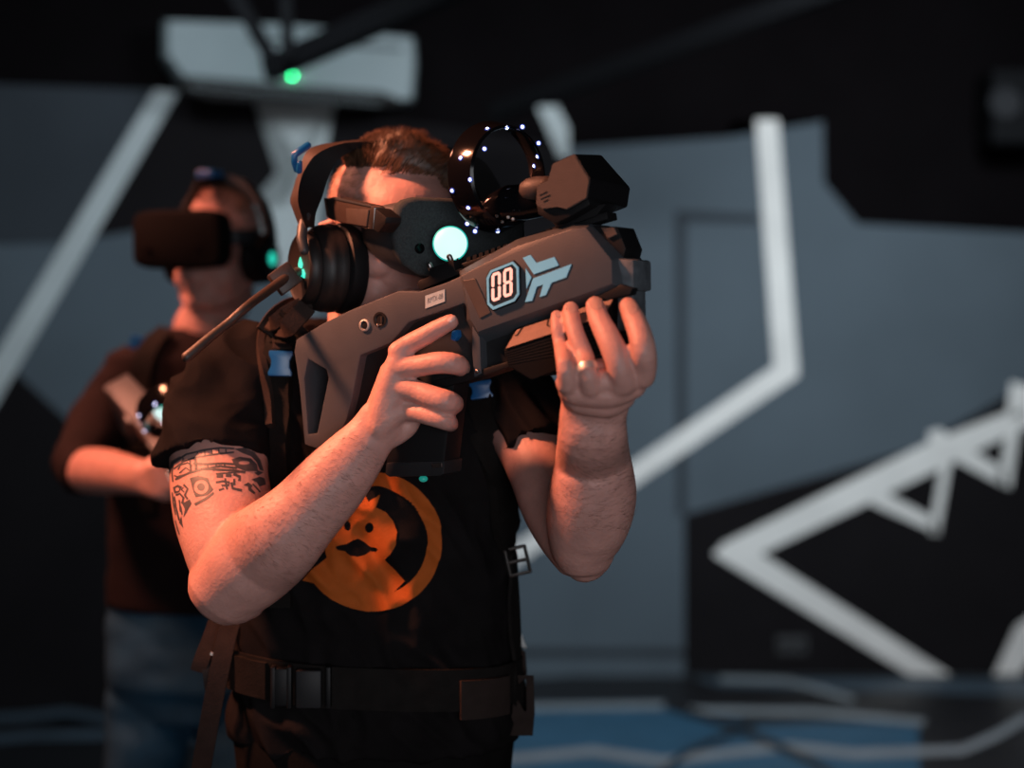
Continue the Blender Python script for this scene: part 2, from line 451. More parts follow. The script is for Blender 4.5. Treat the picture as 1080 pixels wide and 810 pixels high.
fpaint(stroke([(-60, 785), (30, 776), (110, 775), (260, 780)], 10), .004, 2)
tag(obj('floor', bm, [M_FLOOR, M_FBLUE, M_FSLATE, M_FWHITE]), kind='structure')

# overhead steel bars
def bar(name, a, b, w_, h_):
    a, b = Vector(a), Vector(b); d = b - a
    rot = d.to_track_quat('X', 'Z').to_matrix()
    bm = NB(); add_box(bm, (a + b) / 2, (d.length, w_, h_), rot, .006)
    return tag(obj(name, bm, M_BEAM), kind='structure')
bar('ceiling_beam', P(282, 74, 5.0), P(560, -50, 4.5), .06, .08)
bar('ceiling_beam', P(290, 68, 5.0), P(240, -20, 5.0), .03, .05)
bar('ceiling_beam', P(304, 62, 4.9), P(300, -60, 4.9), .03, .04)
bar('ceiling_beam', P(520, 118, 5.6), P(930, -30, 4.8), .05, .07)

# wall-mounted air conditioner
root = empty('air_conditioner', W(306, 66, 0.0))
tag(root, 'white wall-mounted air conditioner with dark outlet vent high on the wall', 'air conditioner')
def wl(px, py, off): return W(px, py, off, 'l')
bm = NB()
out = [(178, 22), (306, 26), (434, 40), (436, 66), (433, 104), (402, 104), (198, 84), (178, 58)]
r0 = [wl(x, y, .20) for x, y in out]
cx = sum(r0, Vector()) / len(r0)
r1 = [(p - WL_N * .03) + (p - cx) * .04 for p in r0]; r2 = [p - WL_N * .16 for p in r1]
add_ring_loft(bm, [r0, r1, r2]); obj('casing', bm, M_ACW, root, True, 30)
bm = NB()
lo = [(192, 80), (404, 97), (428, 108), (400, 112), (222, 104), (194, 96)]
add_ring_loft(bm, [[wl(x, y, .225) for x, y in lo], [wl(x, y, .09) for x, y in lo]])
vent = obj('outlet_vent', bm, M_ACD, root, True, 30)
bm = NB()
for k in range(2):
    y0 = 86 + 6 * k
    a = [(200, y0), (400, y0 + 17), (400, y0 + 17.8), (200, y0 + .8)]
    add_ring_loft(bm, [[wl(x, y, .232) for x, y in a], [wl(x, y, .20) for x, y in a]])
obj('louvre', bm, M_ACW, vent, True)
bm = NB(); add_ball(bm, wl(308, 79, .235), .0075); obj('indicator_light', bm, M_GREEN, root, True, 60)
bm = NB(); q = [(262, 40), (424, 50), (424, 53), (262, 43)]
add_ring_loft(bm, [[wl(x, y, .204) for x, y in q], [wl(x, y, .19) for x, y in q]]); obj('intake_seam', bm, M_ACD, root, True)

# wall socket low on the black panel
root = empty('wall_socket', W(835, 681, 0))
tag(root, 'small grey double wall socket low on the black painted panel', 'socket')
def wr(px, py, off): return W(px, py, off, 'r')
bm = NB(); add_box(bm, wr(835, 681, .008), (.13, .016, .075), None, .004); obj('face_plate', bm, mat('socket_grey', (0.03, 0.03, 0.032), .5), root, True)
for x in (826, 844):
    bm = NB(); add_lathe(bm, [(.024, 0), (.024, .008), (.019, .008), (.017, .002)], axis_matrix(wr(x, 681, .014), (0, -1, 0)), 20)
    obj('outlet', bm, mat('socket_outlet', (0.10, 0.10, 0.105), .4), root, True, 30)
# device under the ceiling at the right
root = empty('wall_speaker', W(1062, 110, 0))
tag(root, 'dim dark wall speaker box high up beside the right edge', 'speaker')
bm = NB(); add_box(bm, wr(1064, 116, .14), (.20, .22, .30), None, .015); obj('cabinet', bm, mat('speaker_black', (0.006, 0.006, 0.007), .7, spec=.1), root, True)
bm = NB(); add_lathe(bm, [(.065, 0), (.06, .006), (.045, .0), (.015, -.01), (.0, -.004)][:4], axis_matrix(wr(1060, 108, .251), (0, -1, 0)), 28)
obj('cone', bm, mat('speaker_cone', (0.03, 0.03, 0.033), .6, spec=.1), root, True, 40)
# ---------------------------------------------------------------- the laser-tag rifle
GA = R(28)
G0 = P(480, 340, 1.83)
GM = Matrix.Translation(G0) @ Matrix.Rotation(-GA, 4, 'Z')
GMI = GM.inverted()
GN = Vector((math.sin(GA), math.cos(GA), 0))
def GU(px, py, wq=0.0):
    return GMI @ ray_plane(px, py, G0 + GN * wq, GN)
def GD(px, py, wq=0.0):                 # depth from the camera of that point of the rifle
    return ray_plane(px, py, G0 + GN * wq, GN).y
def gl(pts, wq):                        # traced outline -> local outline (x, z)
    return [(GU(x, y, wq).x, GU(x, y, wq).z) for x, y in pts]
def gprism(bm, loops, w0, w1, bev=.0015, tw=None):
    tw = w0 if tw is None else tw
    add_fill_prism(bm, [gl(l, tw) for l in loops], lambda x, z: Vector((x, w0, z)), lambda x, z: Vector((x, w1, z)), bev)
gun = empty('laser_rifle', M=GM)
tag(gun, 'grey laser-tag rifle with 08 display held at shoulder by the tattooed man', 'toy rifle', 'laser-tag rifles')

# stock and receiver
bm = NB()
outer = [(312, 358), (340, 341), (369, 327), (409, 311), (420, 306.5), (443, 307), (470, 298), (492, 288), (506, 300), (503, 342),
         (497, 338), (489.5, 320), (431, 340), (412, 362), (380, 375), (371.5, 419), (365, 444), (352, 468), (336, 474), (321, 469), (315.5, 409), (310, 371)]
hole = [(325, 379), (344, 390), (346, 399), (334, 457), (325, 458), (321, 399)]
gprism(bm, [outer, hole], .004, .056, .0028)
obj('stock', bm, M_GUN, gun, smooth=40)
# dark inner web behind the trigger
bm = NB()
gprism(bm, [[(378, 373), (414, 360), (432, 336), (492, 316), (506, 345), (508, 395), (455, 407), (405, 440), (372, 446), (366, 430)]], .019, .043, .002)
obj('trigger_housing', bm, M_GUND, gun, smooth=40)
# fore body: octagon-like section
bm = NB()
s0 = [(486, 291), (546, 259.5), (603, 241.5), (618, 240), (645, 274.5), (645.5, 299.5), (504, 350), (496, 337)]
s1 = [(484, 286), (546, 252), (604, 236), (623, 236), (657, 271), (666, 306), (508, 364), (490, 338)]
a0 = [Vector((x, 0.0, z)) for x, z in gl(s0, 0.0)]
l1 = gl(s1, .022)
rings = [a0, [Vector((x, .022, z)) for x, z in l1], [Vector((x, .075, z)) for x, z in l1], [Vector((p.x, .095, p.z)) for p in a0]]
add_ring_loft(bm, rings)
bmesh.ops.bevel(bm, geom=bm.edges[:], offset=.0012, segments=2, affect='EDGES', profile=.6)
fore = obj('fore_body', bm, M_GUN, gun, smooth=35)
# sloped inset beside the display, warm light on it put into its brown
bm = NB(); gprism(bm, [[(487, 296), (501, 293.5), (517.5, 330), (506, 336)]], -.0015, .004, .001); obj('inset_panel', bm, M_BRONZE, fore)
# front cap, nose and riser
bm = NB()
gprism(bm, [[(641, 272), (668, 273.5), (668.5, 307), (662, 306.5), (645, 300)]], .012, .066, .004)
fc = obj('front_cap', bm, M_WORN, gun, smooth=40)
bm = NB(); gprism(bm, [[(650, 312), (668, 306), (669, 346), (640, 352), (640, 316)]], .018, .055, .003); obj('lower_nose', bm, M_WORN, gun, smooth=40)
bm = NB(); gprism(bm, [[(655, 300), (667, 304), (664, 311), (640, 316), (628, 314)]], .002, .02, .001); obj('cap_notch', bm, M_BLACK, fc, smooth=40)
bm = NB(); gprism(bm, [[(622, 238), (651, 239), (660, 262), (657, 273), (645, 272)]], .022, .072, .002); rs = obj('front_riser', bm, M_BLACK, gun, smooth=40)
bm = NB(); gprism(bm, [[(633, 239.5), (648, 240.5), (651, 247), (641, 252)]], .019, .03, .001); obj('riser_lit_plate', bm, M_BRONZE, rs)  # lit top of the riser, put in as a brown plate
# rail with teeth
bm = NB()
gprism(bm, [[(485, 284), (486, 278), (600, 238), (640, 223), (641, 231), (600, 243)]], .034, .062, .001)
for k in range(17):
    t = k / 16; x = lerp(494, 597, t); y = lerp(275.2, 239, t)
    gprism(bm, [[(x - 2, y + .9), (x - 2, y - 3.4), (x + 2, y - 4.8), (x + 2, y - .5)]], .034, .062, 0)
obj('top_rail', bm, M_BLACK, gun, smooth=30)
# rear sight block with two screws
bm = NB()
gprism(bm, [[(440, 301), (441, 296), (452, 292), (453, 283), (472, 275.5), (478, 274), (480, 285), (487, 283), (487, 288), (462, 298), (444, 306)]], .022, .058, .0012)
rsb = obj('rear_sight', bm, M_BLACK, gun, smooth=40)
for x, y in ((454.5, 283), (475.5, 274.5)):
    bm = NB(); c = GU(x, y, .028); add_lathe(bm, [(.0030, -.004), (.0036, .0), (.0036, .006), (.002, .008)], axis_matrix(c, (-.2, -.5, 1)), 14)
    obj('screw', bm, M_STEEL, rsb, smooth=40)
# round glowing lamp standing on the rail
c = GU(475, 257, .045); to_cam = (GMI.to_3x3() @ Vector((0.05, -1, 0.0))).normalized()
bm = NB(); add_lathe(bm, [(.0, .0075), (.010, .0072), (.0165, .0055), (.0200, .002), (.0207, -.001), (.0207, -.004)], axis_matrix(c, to_cam), 40)
lamp = obj('sight_lamp', bm, M_GLOW, gun, smooth=60)
bm = NB(); add_lathe(bm, [(.0206, -.004), (.0222, -.004), (.0222, .0005), (.0206, .0015)], axis_matrix(c, to_cam), 40, True)
obj('lamp_rim', bm, M_TEALRIM, lamp, smooth=40)
bm = NB(); add_lathe(bm, [(.0222, -.004), (.0222, -.012), (.018, -.016)], axis_matrix(c, to_cam), 40)
add_box(bm, c + Vector((0, .010, -.022)), (.018, .014, .022), None, .001)
obj('lamp_housing', bm, M_BLACK, lamp, smooth=40)
# controller box on the rail
bm = NB()
bx = [(566, 195), (578.5, 191.5), (582, 173), (606, 162), (622, 189), (619, 209), (597, 221.5), (588, 217), (573, 221), (565, 216)]
bk = [(600, 196), (612, 190), (617, 172), (634, 163), (665, 198), (662, 218.5), (643, 225.5), (625, 222), (612, 224), (602, 218)]
add_ring_loft(bm, [[Vector((p[0], 0, p[1])) for p in gl(bx, 0)], [Vector((p[0], .1, p[1])) for p in gl(bk, .1)]])
bmesh.ops.bevel(bm, geom=bm.edges[:], offset=.0012, segments=2, affect='EDGES')
for f in bm.faces:
    f.material_index = 0
bmesh.ops.recalc_face_normals(bm, faces=bm.faces)
for f in bm.faces:
    if f.normal.y > -.8: f.material_index = 1  # light and shade as colour: lit side stays brown, the other faces go black
box = obj('controller_box', bm, [M_BRONZE, M_BLACK], gun, smooth=25)
bm = NB(); gprism(bm, [[(565, 212), (574, 219), (588, 215), (597, 219), (620, 207), (622, 216), (600, 229), (585, 236), (567, 226)]], .006, .085, .002)
obj('box_base', bm, M_BLACK, box, smooth=30)
bm = NB(); gprism(bm, [[(580, 231), (598, 224), (640, 214), (628, 228), (600, 238), (586, 240)]], .03, .066, .002)
obj('box_foot', bm, M_BLACK, box, smooth=30)
bm = NB()
for a, b in (((569, 206), (577, 202)), ((570, 210), (580, 205.5)), ((573, 213), (578, 210.5))):
    gprism(bm, [stroke([a, b], .9)], -.0006, .002, 0)
obj('engraved_mark', bm, M_BLACK, box)
# tracked controller with its LED ring
t_ = R(42)
ax_w = Vector((math.sin(t_), -math.cos(t_), 0.0))
cB = P(517, 187, 1.875); axl = (GMI.to_3x3() @ ax_w).normalized()
bm = NB()
KR = 1.875 / FPX
prof = [(58 * KR, 0.0), (59 * KR, .006), (52.5 * KR, .034), (49.5 * KR, .036), (48.5 * KR, .033), (54.5 * KR, .003)]
MB_ = axis_matrix(GMI @ cB, axl)
add_lathe(bm, prof, MB_, 72, True)
tmpm = bpy.data.meshes.new('t'); bm.to_mesh(tmpm); tmpm.transform(GM); rb = bvh_of(tmpm)
ring_o = obj('controller_ring', bm, M_GLOSS, gun, smooth=35)
for x, y in ((514, 136), (534.6, 134.8), (551, 133.8), (511, 157), (486, 166.6), (496, 189.5), (477, 201), (494, 219), (492.7, 236), (501, 244), (525, 244), (567, 165), (563.5, 175), (568, 151)):
    loc, n = hit(rb, x, y)
    if loc is None:
        loc = P(x, y, 1.86); n = Vector((0, -1, 0))
    bm = NB(); p = GMI @ loc; nl = GMI.to_3x3() @ n
    add_ball(bm, p, (.0022, .0022, .0022), None, 12, 8)
    led = obj('led', bm, M_LED, ring_o, smooth=60)
    bm = NB(); add_lathe(bm, [(.0034, -.0003), (.0034, .0003), (.0022, .0006)], axis_matrix(p, nl), 16); obj('led_surround', bm, M_LEDB, led, smooth=40)
def gt(px, py, wq): return GU(px, py, wq)
bm = NB()
add_tube(bm, [gt(x, y, q) for x, y, q in ((512, 224, .05), (524, 219, .045), (538, 214, .045), (556, 213, .045), (578, 210, .045))], [.012, .019, .022, .022, .020], 20, hint=Vector((0, 1, 0)))
hdl = obj('controller_handle', bm, M_GLOSS, gun, smooth=50)
bm = NB()
add_tube(bm, [gt(x, y, q) for x, y, q in ((549, 204, .03), (553, 202, .03), (559, 200, .03), (567, 199, .03), (576, 197, .03))], [.004, .011, .014, .015, .013], 20)
obj('thumbstick', bm, M_BRONZE, hdl, smooth=50)  # brown colour imitates the warm light on the stick
for x, y, m_ in ((524, 228, M_BRONZE), (536, 229, M_METAL), (541, 231, M_METAL), (530, 234, M_STEEL)):
    bm = NB(); add_ball(bm, gt(x, y, .021), .0022, None, 12, 8); obj('button', bm, m_, hdl, smooth=60)
# battery block under the fore body
bm = NB()
b0 = [(531, 369), (600, 347), (640, 333), (640, 372), (561, 401), (536, 386)]
b1 = [(543, 347), (606, 327), (650, 312), (648, 368), (563, 398), (538, 384)]
L0, L1 = gl(b0, -.022), gl(b1, .012)
add_ring_loft(bm, [[Vector((p[0], -.022, p[1])) for p in L0], [Vector((p[0], .012, p[1])) for p in L1], [Vector((p[0], .085, p[1])) for p in L1]])
bmesh.ops.bevel(bm, geom=bm.edges[:], offset=.0012, segments=2, affect='EDGES')
bat = obj('battery_block', bm, M_MATTE, gun, smooth=30)
bm = NB()
led_ = [(533.5, 367.5), (545, 347.5), (647, 314), (638, 333)]
def ledge(px, py, lift=0.0):             # the block's sloping upper face
    A, B, C_ = (Vector((L0[0][0], -.022, L0[0][1])), Vector((L1[0][0], .012, L1[0][1])), Vector((L0[2][0], -.022, L0[2][1])))
    n = (B - A).cross(C_ - A).normalized()
    if n.z < 0: n = -n
    nw = GM.to_3x3() @ n
    return GMI @ ray_plane(px, py, GM @ (A + n * lift), nw)
add_ring_loft(bm, [[ledge(x, y, .0014) for x, y in led_], [ledge(x, y, -.003) for x, y in led_]])
plate = obj('ledge_lit_plate', bm, mat('ledge_lit_brown', (0.20, 0.125, 0.10), .6, var=.1, vscale=90, bump=.3, bscale=500), bat)  # warm light on the sloping ledge, painted as a lighter brown plate
for path in ([(551.5, 344.5), (545.5, 353.5), (543, 353.8)], [(578.5, 336), (577, 343), (580, 344)]):
    bm = NB(); st_ = stroke(path, 1.7); add_ring_loft(bm, [[ledge(x, y, .0018) for x, y in st_], [ledge(x, y, 0) for x, y in st_]]); obj('ledge_slot', bm, M_BLACK, plate)
bm = NB()
for k in range(6):
    t = (k + .6) / 6.6
    a = (lerp(532, 537, t), lerp(371, 386, t)); b = (636, lerp(336, 370, t))
    gprism(bm, [stroke([a, b], 1.0)], -.0226, -.02, 0)
obj('side_rib', bm, M_BLACK, bat)
# guard in front of the trigger and lower bar
bm = NB(); gprism(bm, [[(498, 343), (506, 356), (507.5, 394), (500, 398), (497.5, 370)]], .004, .056, .0015); obj('guard_post', bm, M_GUN, gun, smooth=40)
bm = NB(); gprism(bm, [[(507, 361), (541, 350), (540, 386), (507, 395)]], .020, .055, .001); obj('side_plate', bm, M_GUND, gun, smooth=40)
bm = NB(); gprism(bm, [[(450, 404), (470, 399), (500, 392), (536, 381), (545, 384), (500, 400), (455, 412)]], .006, .05, .0015); gb = obj('trigger_guard', bm, M_BLACK, gun, smooth=40)
bm = NB(); add_ball(bm, GU(503.5, 391.5, .003), .0026, None, 12, 8); obj('guard_screw', bm, M_STEEL, gb, smooth=60)
# trigger
bm = NB()
gprism(bm, [[(478, 345), (486, 343), (492, 352), (489, 368), (482, 376), (478, 374), (484, 362)]], .022, .040, .001); tr = obj('trigger', bm, M_BLACK, gun, smooth=40)
bm = NB(); gprism(bm, [[(476.5, 349), (482, 348), (483, 355), (479, 360), (475, 358)]], .010, .034, .0012); obj('trigger_tip', bm, M_BLUE, tr, smooth=40)
# pistol grip
bm = NB()
gprism(bm, [[(414, 392), (430, 380), (470, 372), (482, 380), (480, 400), (474, 440), (468, 494), (462, 500), (412, 502), (406, 497), (408, 455)]], .012, .052, .007)
gr = obj('grip', bm, M_BLACK, gun, smooth=50)
bm = NB(); gprism(bm, [[(407, 488), (469, 486), (468, 500), (464, 502), (410, 503), (406, 500)]], .010, .054, .002); obj('grip_cap', bm, M_GUND, gr, smooth=40)
bm = NB(); gprism(bm, [[(455, 489), (466, 488), (466, 493), (456, 494)]], .0085, .012, .0006); obj('cap_stud', bm, M_STEEL, gr)
bm = NB(); add_ball(bm, GU(446.5, 505, .02), (.0055, .0055, .004), None, 16, 10); obj('grip_light', bm, mat('dim_teal', (.02, .2, .17), .3, emit=(.02, .5, .4), strength=.3), gr, smooth=60)
# ports, screws and label on the stock
c = GU(385, 343, .004)
bm = NB(); add_lathe(bm, [(.0075, 0), (.0075, .0025), (.0055, .003), (.0048, .0005)], axis_matrix(c, (0, -1, 0)), 24, True); obj('ring_port', bm, M_METAL, gun, smooth=40)
bm = NB(); add_lathe(bm, [(.0047, -.001), (.0047, .0012), (.003, .0016)], axis_matrix(c, (0, -1, 0)), 20); obj('port_core', bm, M_BLACK, gun, smooth=40)
c = GU(401, 337, .004)
bm = NB(); add_lathe(bm, [(.0095, 0), (.0095, .0012), (.007, .0012), (.0058, .0002)], axis_matrix(c, (0, -1, 0)), 24); kp = obj('key_port', bm, M_BLACK, gun, smooth=40)
bm = NB(); add_ball(bm, c + Vector((-.003, -.001, -.0075)), .002, None, 10, 8); add_box(bm, c + Vector((.003, -.0015, 0)), (.002, .002, .008), None); obj('key_contact', bm, M_STEEL, kp, smooth=60)
bm = NB(); gprism(bm, [[(448.5, 312), (469, 305), (469, 318), (448.5, 325.5)]], .0030, .0045, 0); lab = obj('id_label', bm, M_LABEL, gun)
def text_mesh(name, s, p0, p1, p2, wq, m, parent, size=1.0):
    """flat lettering fitted into the parallelogram p0 (lower left), p1 (lower right), p2 (upper left), in traced pixels"""
    cu = bpy.data.curves.new('txt', 'FONT'); cu.body = s; cu.extrude = 0.0
    to = bpy.data.objects.new('txt', cu); COL.objects.link(to)
    dg = bpy.context.evaluated_depsgraph_get(); me = bpy.data.meshes.new_from_object(to.evaluated_get(dg))
    bpy.data.objects.remove(to)
    xs = [v.co.x for v in me.vertices]; ys = [v.co.y for v in me.vertices]
    x0, x1, y0, y1 = min(xs), max(xs), min(ys), max(ys)
    A, B, C_ = GU(*p0, wq), GU(*p1, wq), GU(*p2, wq)
    for v in me.vertices:
        u, t = (v.co.x - x0) / (x1 - x0), (v.co.y - y0) / (y1 - y0)
        v.co = A + (B - A) * u + (C_ - A) * t
    return link_mesh(name, me, m, parent)
text_mesh('label_text', 'RPTX-08', (451, 320), (467, 314.6), (451, 314.5), .0027, M_LABELTXT, lab)
# 08 display
Z8 = 8.1
def zz(pts): return [(500 + x / Z8, 250 + y / Z8) for x, y in pts]
oc = zz([(140, 285), (330, 208), (378, 258), (384, 490), (345, 548), (160, 622), (113, 575), (105, 350)])
oi = zz([(150, 303), (325, 232), (360, 270), (366, 482), (335, 527), (168, 594), (130, 560), (124, 360)])
hs = zz([(132, 278), (335, 196), (388, 252), (394, 495), (350, 560), (158, 634), (106, 582), (98, 345)])
bm = NB(); gprism(bm, [hs], -.0035, .004, .0012, tw=-.0035); dsp = obj('display', bm, M_BLACK, gun, smooth=40)
bm = NB(); gprism(bm, [oc, oi], -.0048, -.003, 0); obj('display_frame', bm, M_CYAN, dsp)
bm = NB(); gprism(bm, [oi], -.0040, -.003, 0); obj('display_screen', bm, M_SCREEN, dsp)
def seg_digit(x0, y0, wd, ht, sk, on):
    """seven-segment strokes; sk = vertical skew per unit x"""
    def q(u, v): return (x0 + u * wd, y0 + v * ht + u * wd * sk)
    th = 24
    segs = {'t': [(.12, .03), (.88, .03)], 'm': [(.2, .5), (.8, .5)], 'b': [(.12, .97), (.88, .97)],
            'ul': [(.06, .07), (.06, .45)], 'ur': [(.94, .07), (.94, .45)], 'll': [(.06, .55), (.06, .93)], 'lr': [(.94, .55), (.94, .93)]}
    out = []
    for k in on:
        a, b = segs[k]; a, b = Vector(q(*a)), Vector(q(*b)); d = (b - a).normalized(); n = Vector((-d.y, d.x)) * th / 2
        e = d * th / 2
        out.append(zz([tuple(a - e * .7), tuple(a + n), tuple(b + n), tuple(b + e * .7), tuple(b - n), tuple(a - n)]))
    return out
for x0, y0, on in ((156, 318, ('t', 'ul', 'ur', 'll', 'lr', 'b')), (256, 282, ('t', 'ul', 'ur', 'm', 'll', 'lr', 'b'))):
    bm = NB()
    for lp in seg_digit(x0, y0, 63, 232, -.36, on): gprism(bm, [lp], -.0046, -.0038, 0)
    obj('digit', bm, M_DIGIT, dsp)
# pale blue emblem
bm = NB()
for lp in ([(415, 178), (480, 152), (532, 222), (685, 170), (722, 242), (510, 318)], [(440, 268), (488, 342), (447, 440)],
           [(503, 355), (830, 232), (785, 345), (660, 390), (612, 495), (560, 512), (590, 405), (535, 425), (495, 545), (435, 555)]):
    gprism(bm, [zz(lp)], -.0012, .001, 0)
obj('emblem', bm, M_CYAN, fore)
# ---------------------------------------------------------------- figures: shared builders
def head_frame(C, yaw, pitch, roll=0.0):
    """columns: side (the person's right), forward, up; yaw measured from facing the camera towards picture right"""
    F = Vector((math.sin(yaw) * math.cos(pitch), -math.cos(yaw) * math.cos(pitch), -math.sin(pitch)))
    S = F.cross(Vector((0, 0, 1))).normalized(); U = S.cross(F).normalized()
    if roll:
        q = Matrix.Rotation(roll, 3, F); S = q @ S; U = q @ U
    M = Matrix((S, F, U)).transposed().to_4x4(); M.translation = Vector(C)
    return M
def add_head(bm, M):
    def H(s, f, u): return M @ Vector((s, f, u))
    def ball(s, f, u, rs, rf, ru): add_ball(bm, H(s, f, u), (rs, rf, ru), M.to_3x3(), 28, 20)
    ball(0, -.012, .045, .077, .098, .088)
    ball(0, .030, -.010, .066, .066, .080)
    ball(0, .034, .050, .064, .062, .055)
    ball(0, .028, -.070, .056, .058, .045)
    ball(0, .066, -.098, .024, .020, .017)
    for s in (-1, 1):
        ball(s * .043, .058, -.012, .026, .030, .022)                    # cheekbone
        ball(s * .040, .036, -.050, .032, .042, .040)                   # cheek
        add_tube(bm, [H(s * .066, -.005, -.055), H(s * .050, .035, -.088), H(s * .022, .066, -.103)], [.018, .017, .016], 12)   # jaw line
        add_tube(bm, [H(s * .010, .094, .040), H(s * .032, .089, .044), H(s * .052, .072, .038)], [.008, .0085, .008], 10)      # brow
        ball(s * .032, .080, .022, .014, .012, .011)                     # eyeball under its lids
        add_tube(bm, [H(s * .079, -.012, .028), H(s * .088, -.024, .022), H(s * .088, -.026, .0), H(s * .082, -.014, -.024), H(s * .077, -.006, -.030)], [.006, .006, .006, .0065, .006], 10)
        ball(s * .079, -.012, .0, .006, .014, .022)                      # ear
        ball(s * .012, .104, -.016, .009, .011, .008)                    # nostril wing
    add_tube(bm, [H(0, .094, .034), H(0, .103, .012), H(0, .113, -.010)], [.009, .010, .012], 12)
    ball(0, .112, -.013, .011, .012, .010)
    add_tube(bm, [H(-.022, .088, -.047), H(-.008, .098, -.043), H(0, .097, -.045), H(.008, .098, -.043), H(.022, .088, -.047)], [.004, .0055, .005, .0055, .004], 10)
    add_tube(bm, [H(-.020, .087, -.055), H(0, .096, -.058), H(.020, .087, -.055)], [.004, .0068, .004], 10)
def torso_loft(bm, st, power=2.4, n=40):
    """st: (z, centre x, centre y, half width, half depth)"""
    rings = []
    for z, x, y, a, b in st:
        ring = []
        for k in range(n):
            th = 2 * math.pi * k / n; c, s = math.cos(th), math.sin(th)
            ring.append(Vector((x + a * math.copysign(abs(c) ** (2 / power), c), y + b * math.copysign(abs(s) ** (2 / power), s), z)))
        rings.append(ring)
    add_ring_loft(bm, rings)
def zpx(py, d): return HC - (py - HZ) * d / FPX
def xpx(px, d): return (px - 540) * d / FPX
def strap(bm, bvh, path, width, thick, off=.002, fallback=2.0, m=5):
    """flat webbing lying on the clothes along a path of pixels"""
    pts = []
    dense = catmull([Vector(p[:2]) for p in path], m)
    for p in dense:
        loc, n = hit(bvh, p.x, p.y)
        if loc is None: loc, n = P(p.x, p.y, fallback), Vector((0, -1, 0))
        fallback = loc.y
        pts.append([loc, n])
    for _ in range(4):                                # webbing spans small creases
        q = [[p[0].copy(), p[1].copy()] for p in pts]
        for i in range(1, len(pts) - 1):
            pts[i][0] = (q[i - 1][0] + q[i][0] * 2 + q[i + 1][0]) / 4; pts[i][1] = (q[i - 1][1] + q[i][1] + q[i + 1][1]).normalized()
    rings = []
    for i, (loc, n) in enumerate(pts):
        t = (pts[min(i + 1, len(pts) - 1)][0] - pts[max(i - 1, 0)][0]).normalized()
        s = t.cross(n).normalized(); w2 = width / 2
        a, b = loc + n * off, loc + n * (off + thick)
        rings.append([a - s * w2, a + s * w2, b + s * (w2 - .0006), b - s * (w2 - .0006)])
    add_ring_loft(bm, rings)
    return pts
def add_plate(bm, c, u, v, su, sv, th, bev=.001):
    """flat bevelled block, u and v its in-plane directions"""
    u = u.normalized(); n = u.cross(v).normalized(); v = n.cross(u).normalized()
    rot = Matrix((u, v, n)).transposed()
    add_box(bm, c, (su, sv, th), rot, bev)
def legs_into(bm, x, y, hipz, spread, r0, r1, r2, foot=True):
    for s in (-1, 1):
        add_limb(bm, [(Vector((x + s * spread * .62, y, hipz)), r0, r0), (Vector((x + s * spread * .8, y, hipz * .78)), r0 * .94, r0 * .95),
                      (Vector((x + s * spread, y - .01, hipz * .52)), r1, r1), (Vector((x + s * spread * 1.05, y + .012, hipz * .36)), r1 * .98, r1 * 1.0),
                      (Vector((x + s * spread * 1.1, y + .02, .075)), r2, r2)], 20, hint=Vector((0, 1, 0)))
def add_shoe(bm, x, y, yaw=0.0):
    M = Matrix.Translation((x, y, 0)) @ Matrix.Rotation(yaw, 4, 'Z')
    st = [(.09, .030, .044, .052), (.06, .038, .046, .046), (.0, .040, .040, .040), (-.08, .044, .034, .034), (-.14, .046, .026, .026), (-.185, .034, .018, .019)]
    rings = []
    for yy, hw, hz, zc in st:
        rings.append([M @ Vector((hw * math.copysign(abs(math.cos(2 * math.pi * k / 20)) ** .7, math.cos(2 * math.pi * k / 20)), yy,
                      max(0.0, zc + hz * math.sin(2 * math.pi * k / 20)))) for k in range(20)])
    add_ring_loft(bm, rings)

# ---------------------------------------------------------------- the tattooed man in front
man = empty('person', (xpx(392, 2.13), 2.13, 0))
tag(man, 'man in black T-shirt with orange duck emblem, tattooed arm, aiming the rifle', 'person')
HM = head_frame(P(413, 260, 2.09), R(28), R(10), R(0)) @ Matrix.Scale(1.07, 4)
HMI = HM.inverted()
TY = 2.14                                                        # depth of the torso's axis
def tz(py): return zpx(py, 2.02)
bm = NB()
add_head(bm, HM)
add_tube(bm, [HM @ Vector((0, -.022, -.02)), HM @ Vector((.006, -.035, -.075)), Vector((xpx(396, 2.1), 2.11, tz(345))), Vector((xpx(394, 2.1), 2.13, tz(385)))], [.060, .063, .068, .085], 24)
TX = xpx(392, 2.10)
torso_loft(bm, [(tz(352), TX, TY, .09, .07), (tz(372), TX, TY, .165, .09), (tz(430), TX, TY, .185, .108), (tz(500), TX, TY, .180, .118),
                (tz(600), TX, TY, .178, .120), (tz(720), TX, TY + .005, .184, .122), (tz(800), TX, TY + .005, .185, .125), (tz(860), TX, TY, .15, .11)])
legs_into(bm, TX, TY, .86, .10, .085, .06, .045)
# arm with the tattoo: traced half widths, bent at the elbow
limb_px(bm, [(268, 388, 2.12, 44, .95), (243, 420, 2.08, 50, .95), (233, 455, 2.04, 52, .95), (231, 500, 2.0, 51.5, .95), (236, 540, 1.965, 52.5, .95),
             (243, 575, 1.935, 49, .98), (249, 603, 1.915, 45, 1.0), (249, 622, 1.905, 37, 1.0)], 44)
limb_px(bm, [(240, 618, 1.905, 43, .95), (255, 602, 1.90, 48, .95), (276, 583, 1.892, 49.5, .92), (297, 565, 1.861, 46.5, .9), (322, 540, 1.855, 40.5, .88), (352, 507, 1.853, 37.5, .85),
             (374, 481, 1.855, 32, .8), (391, 460, 1.857, 26.5, .75), (404, 444, 1.855, 26.5, .68)], 44)
limb_px(bm, [(246, 638, 1.91, 20, 1.0), (242, 648, 1.908, 11, 1.0)], 16)                       # point of the elbow
WP = -.020
def gp(px, py, wq): return P(px, py, GD(px, py, wq))
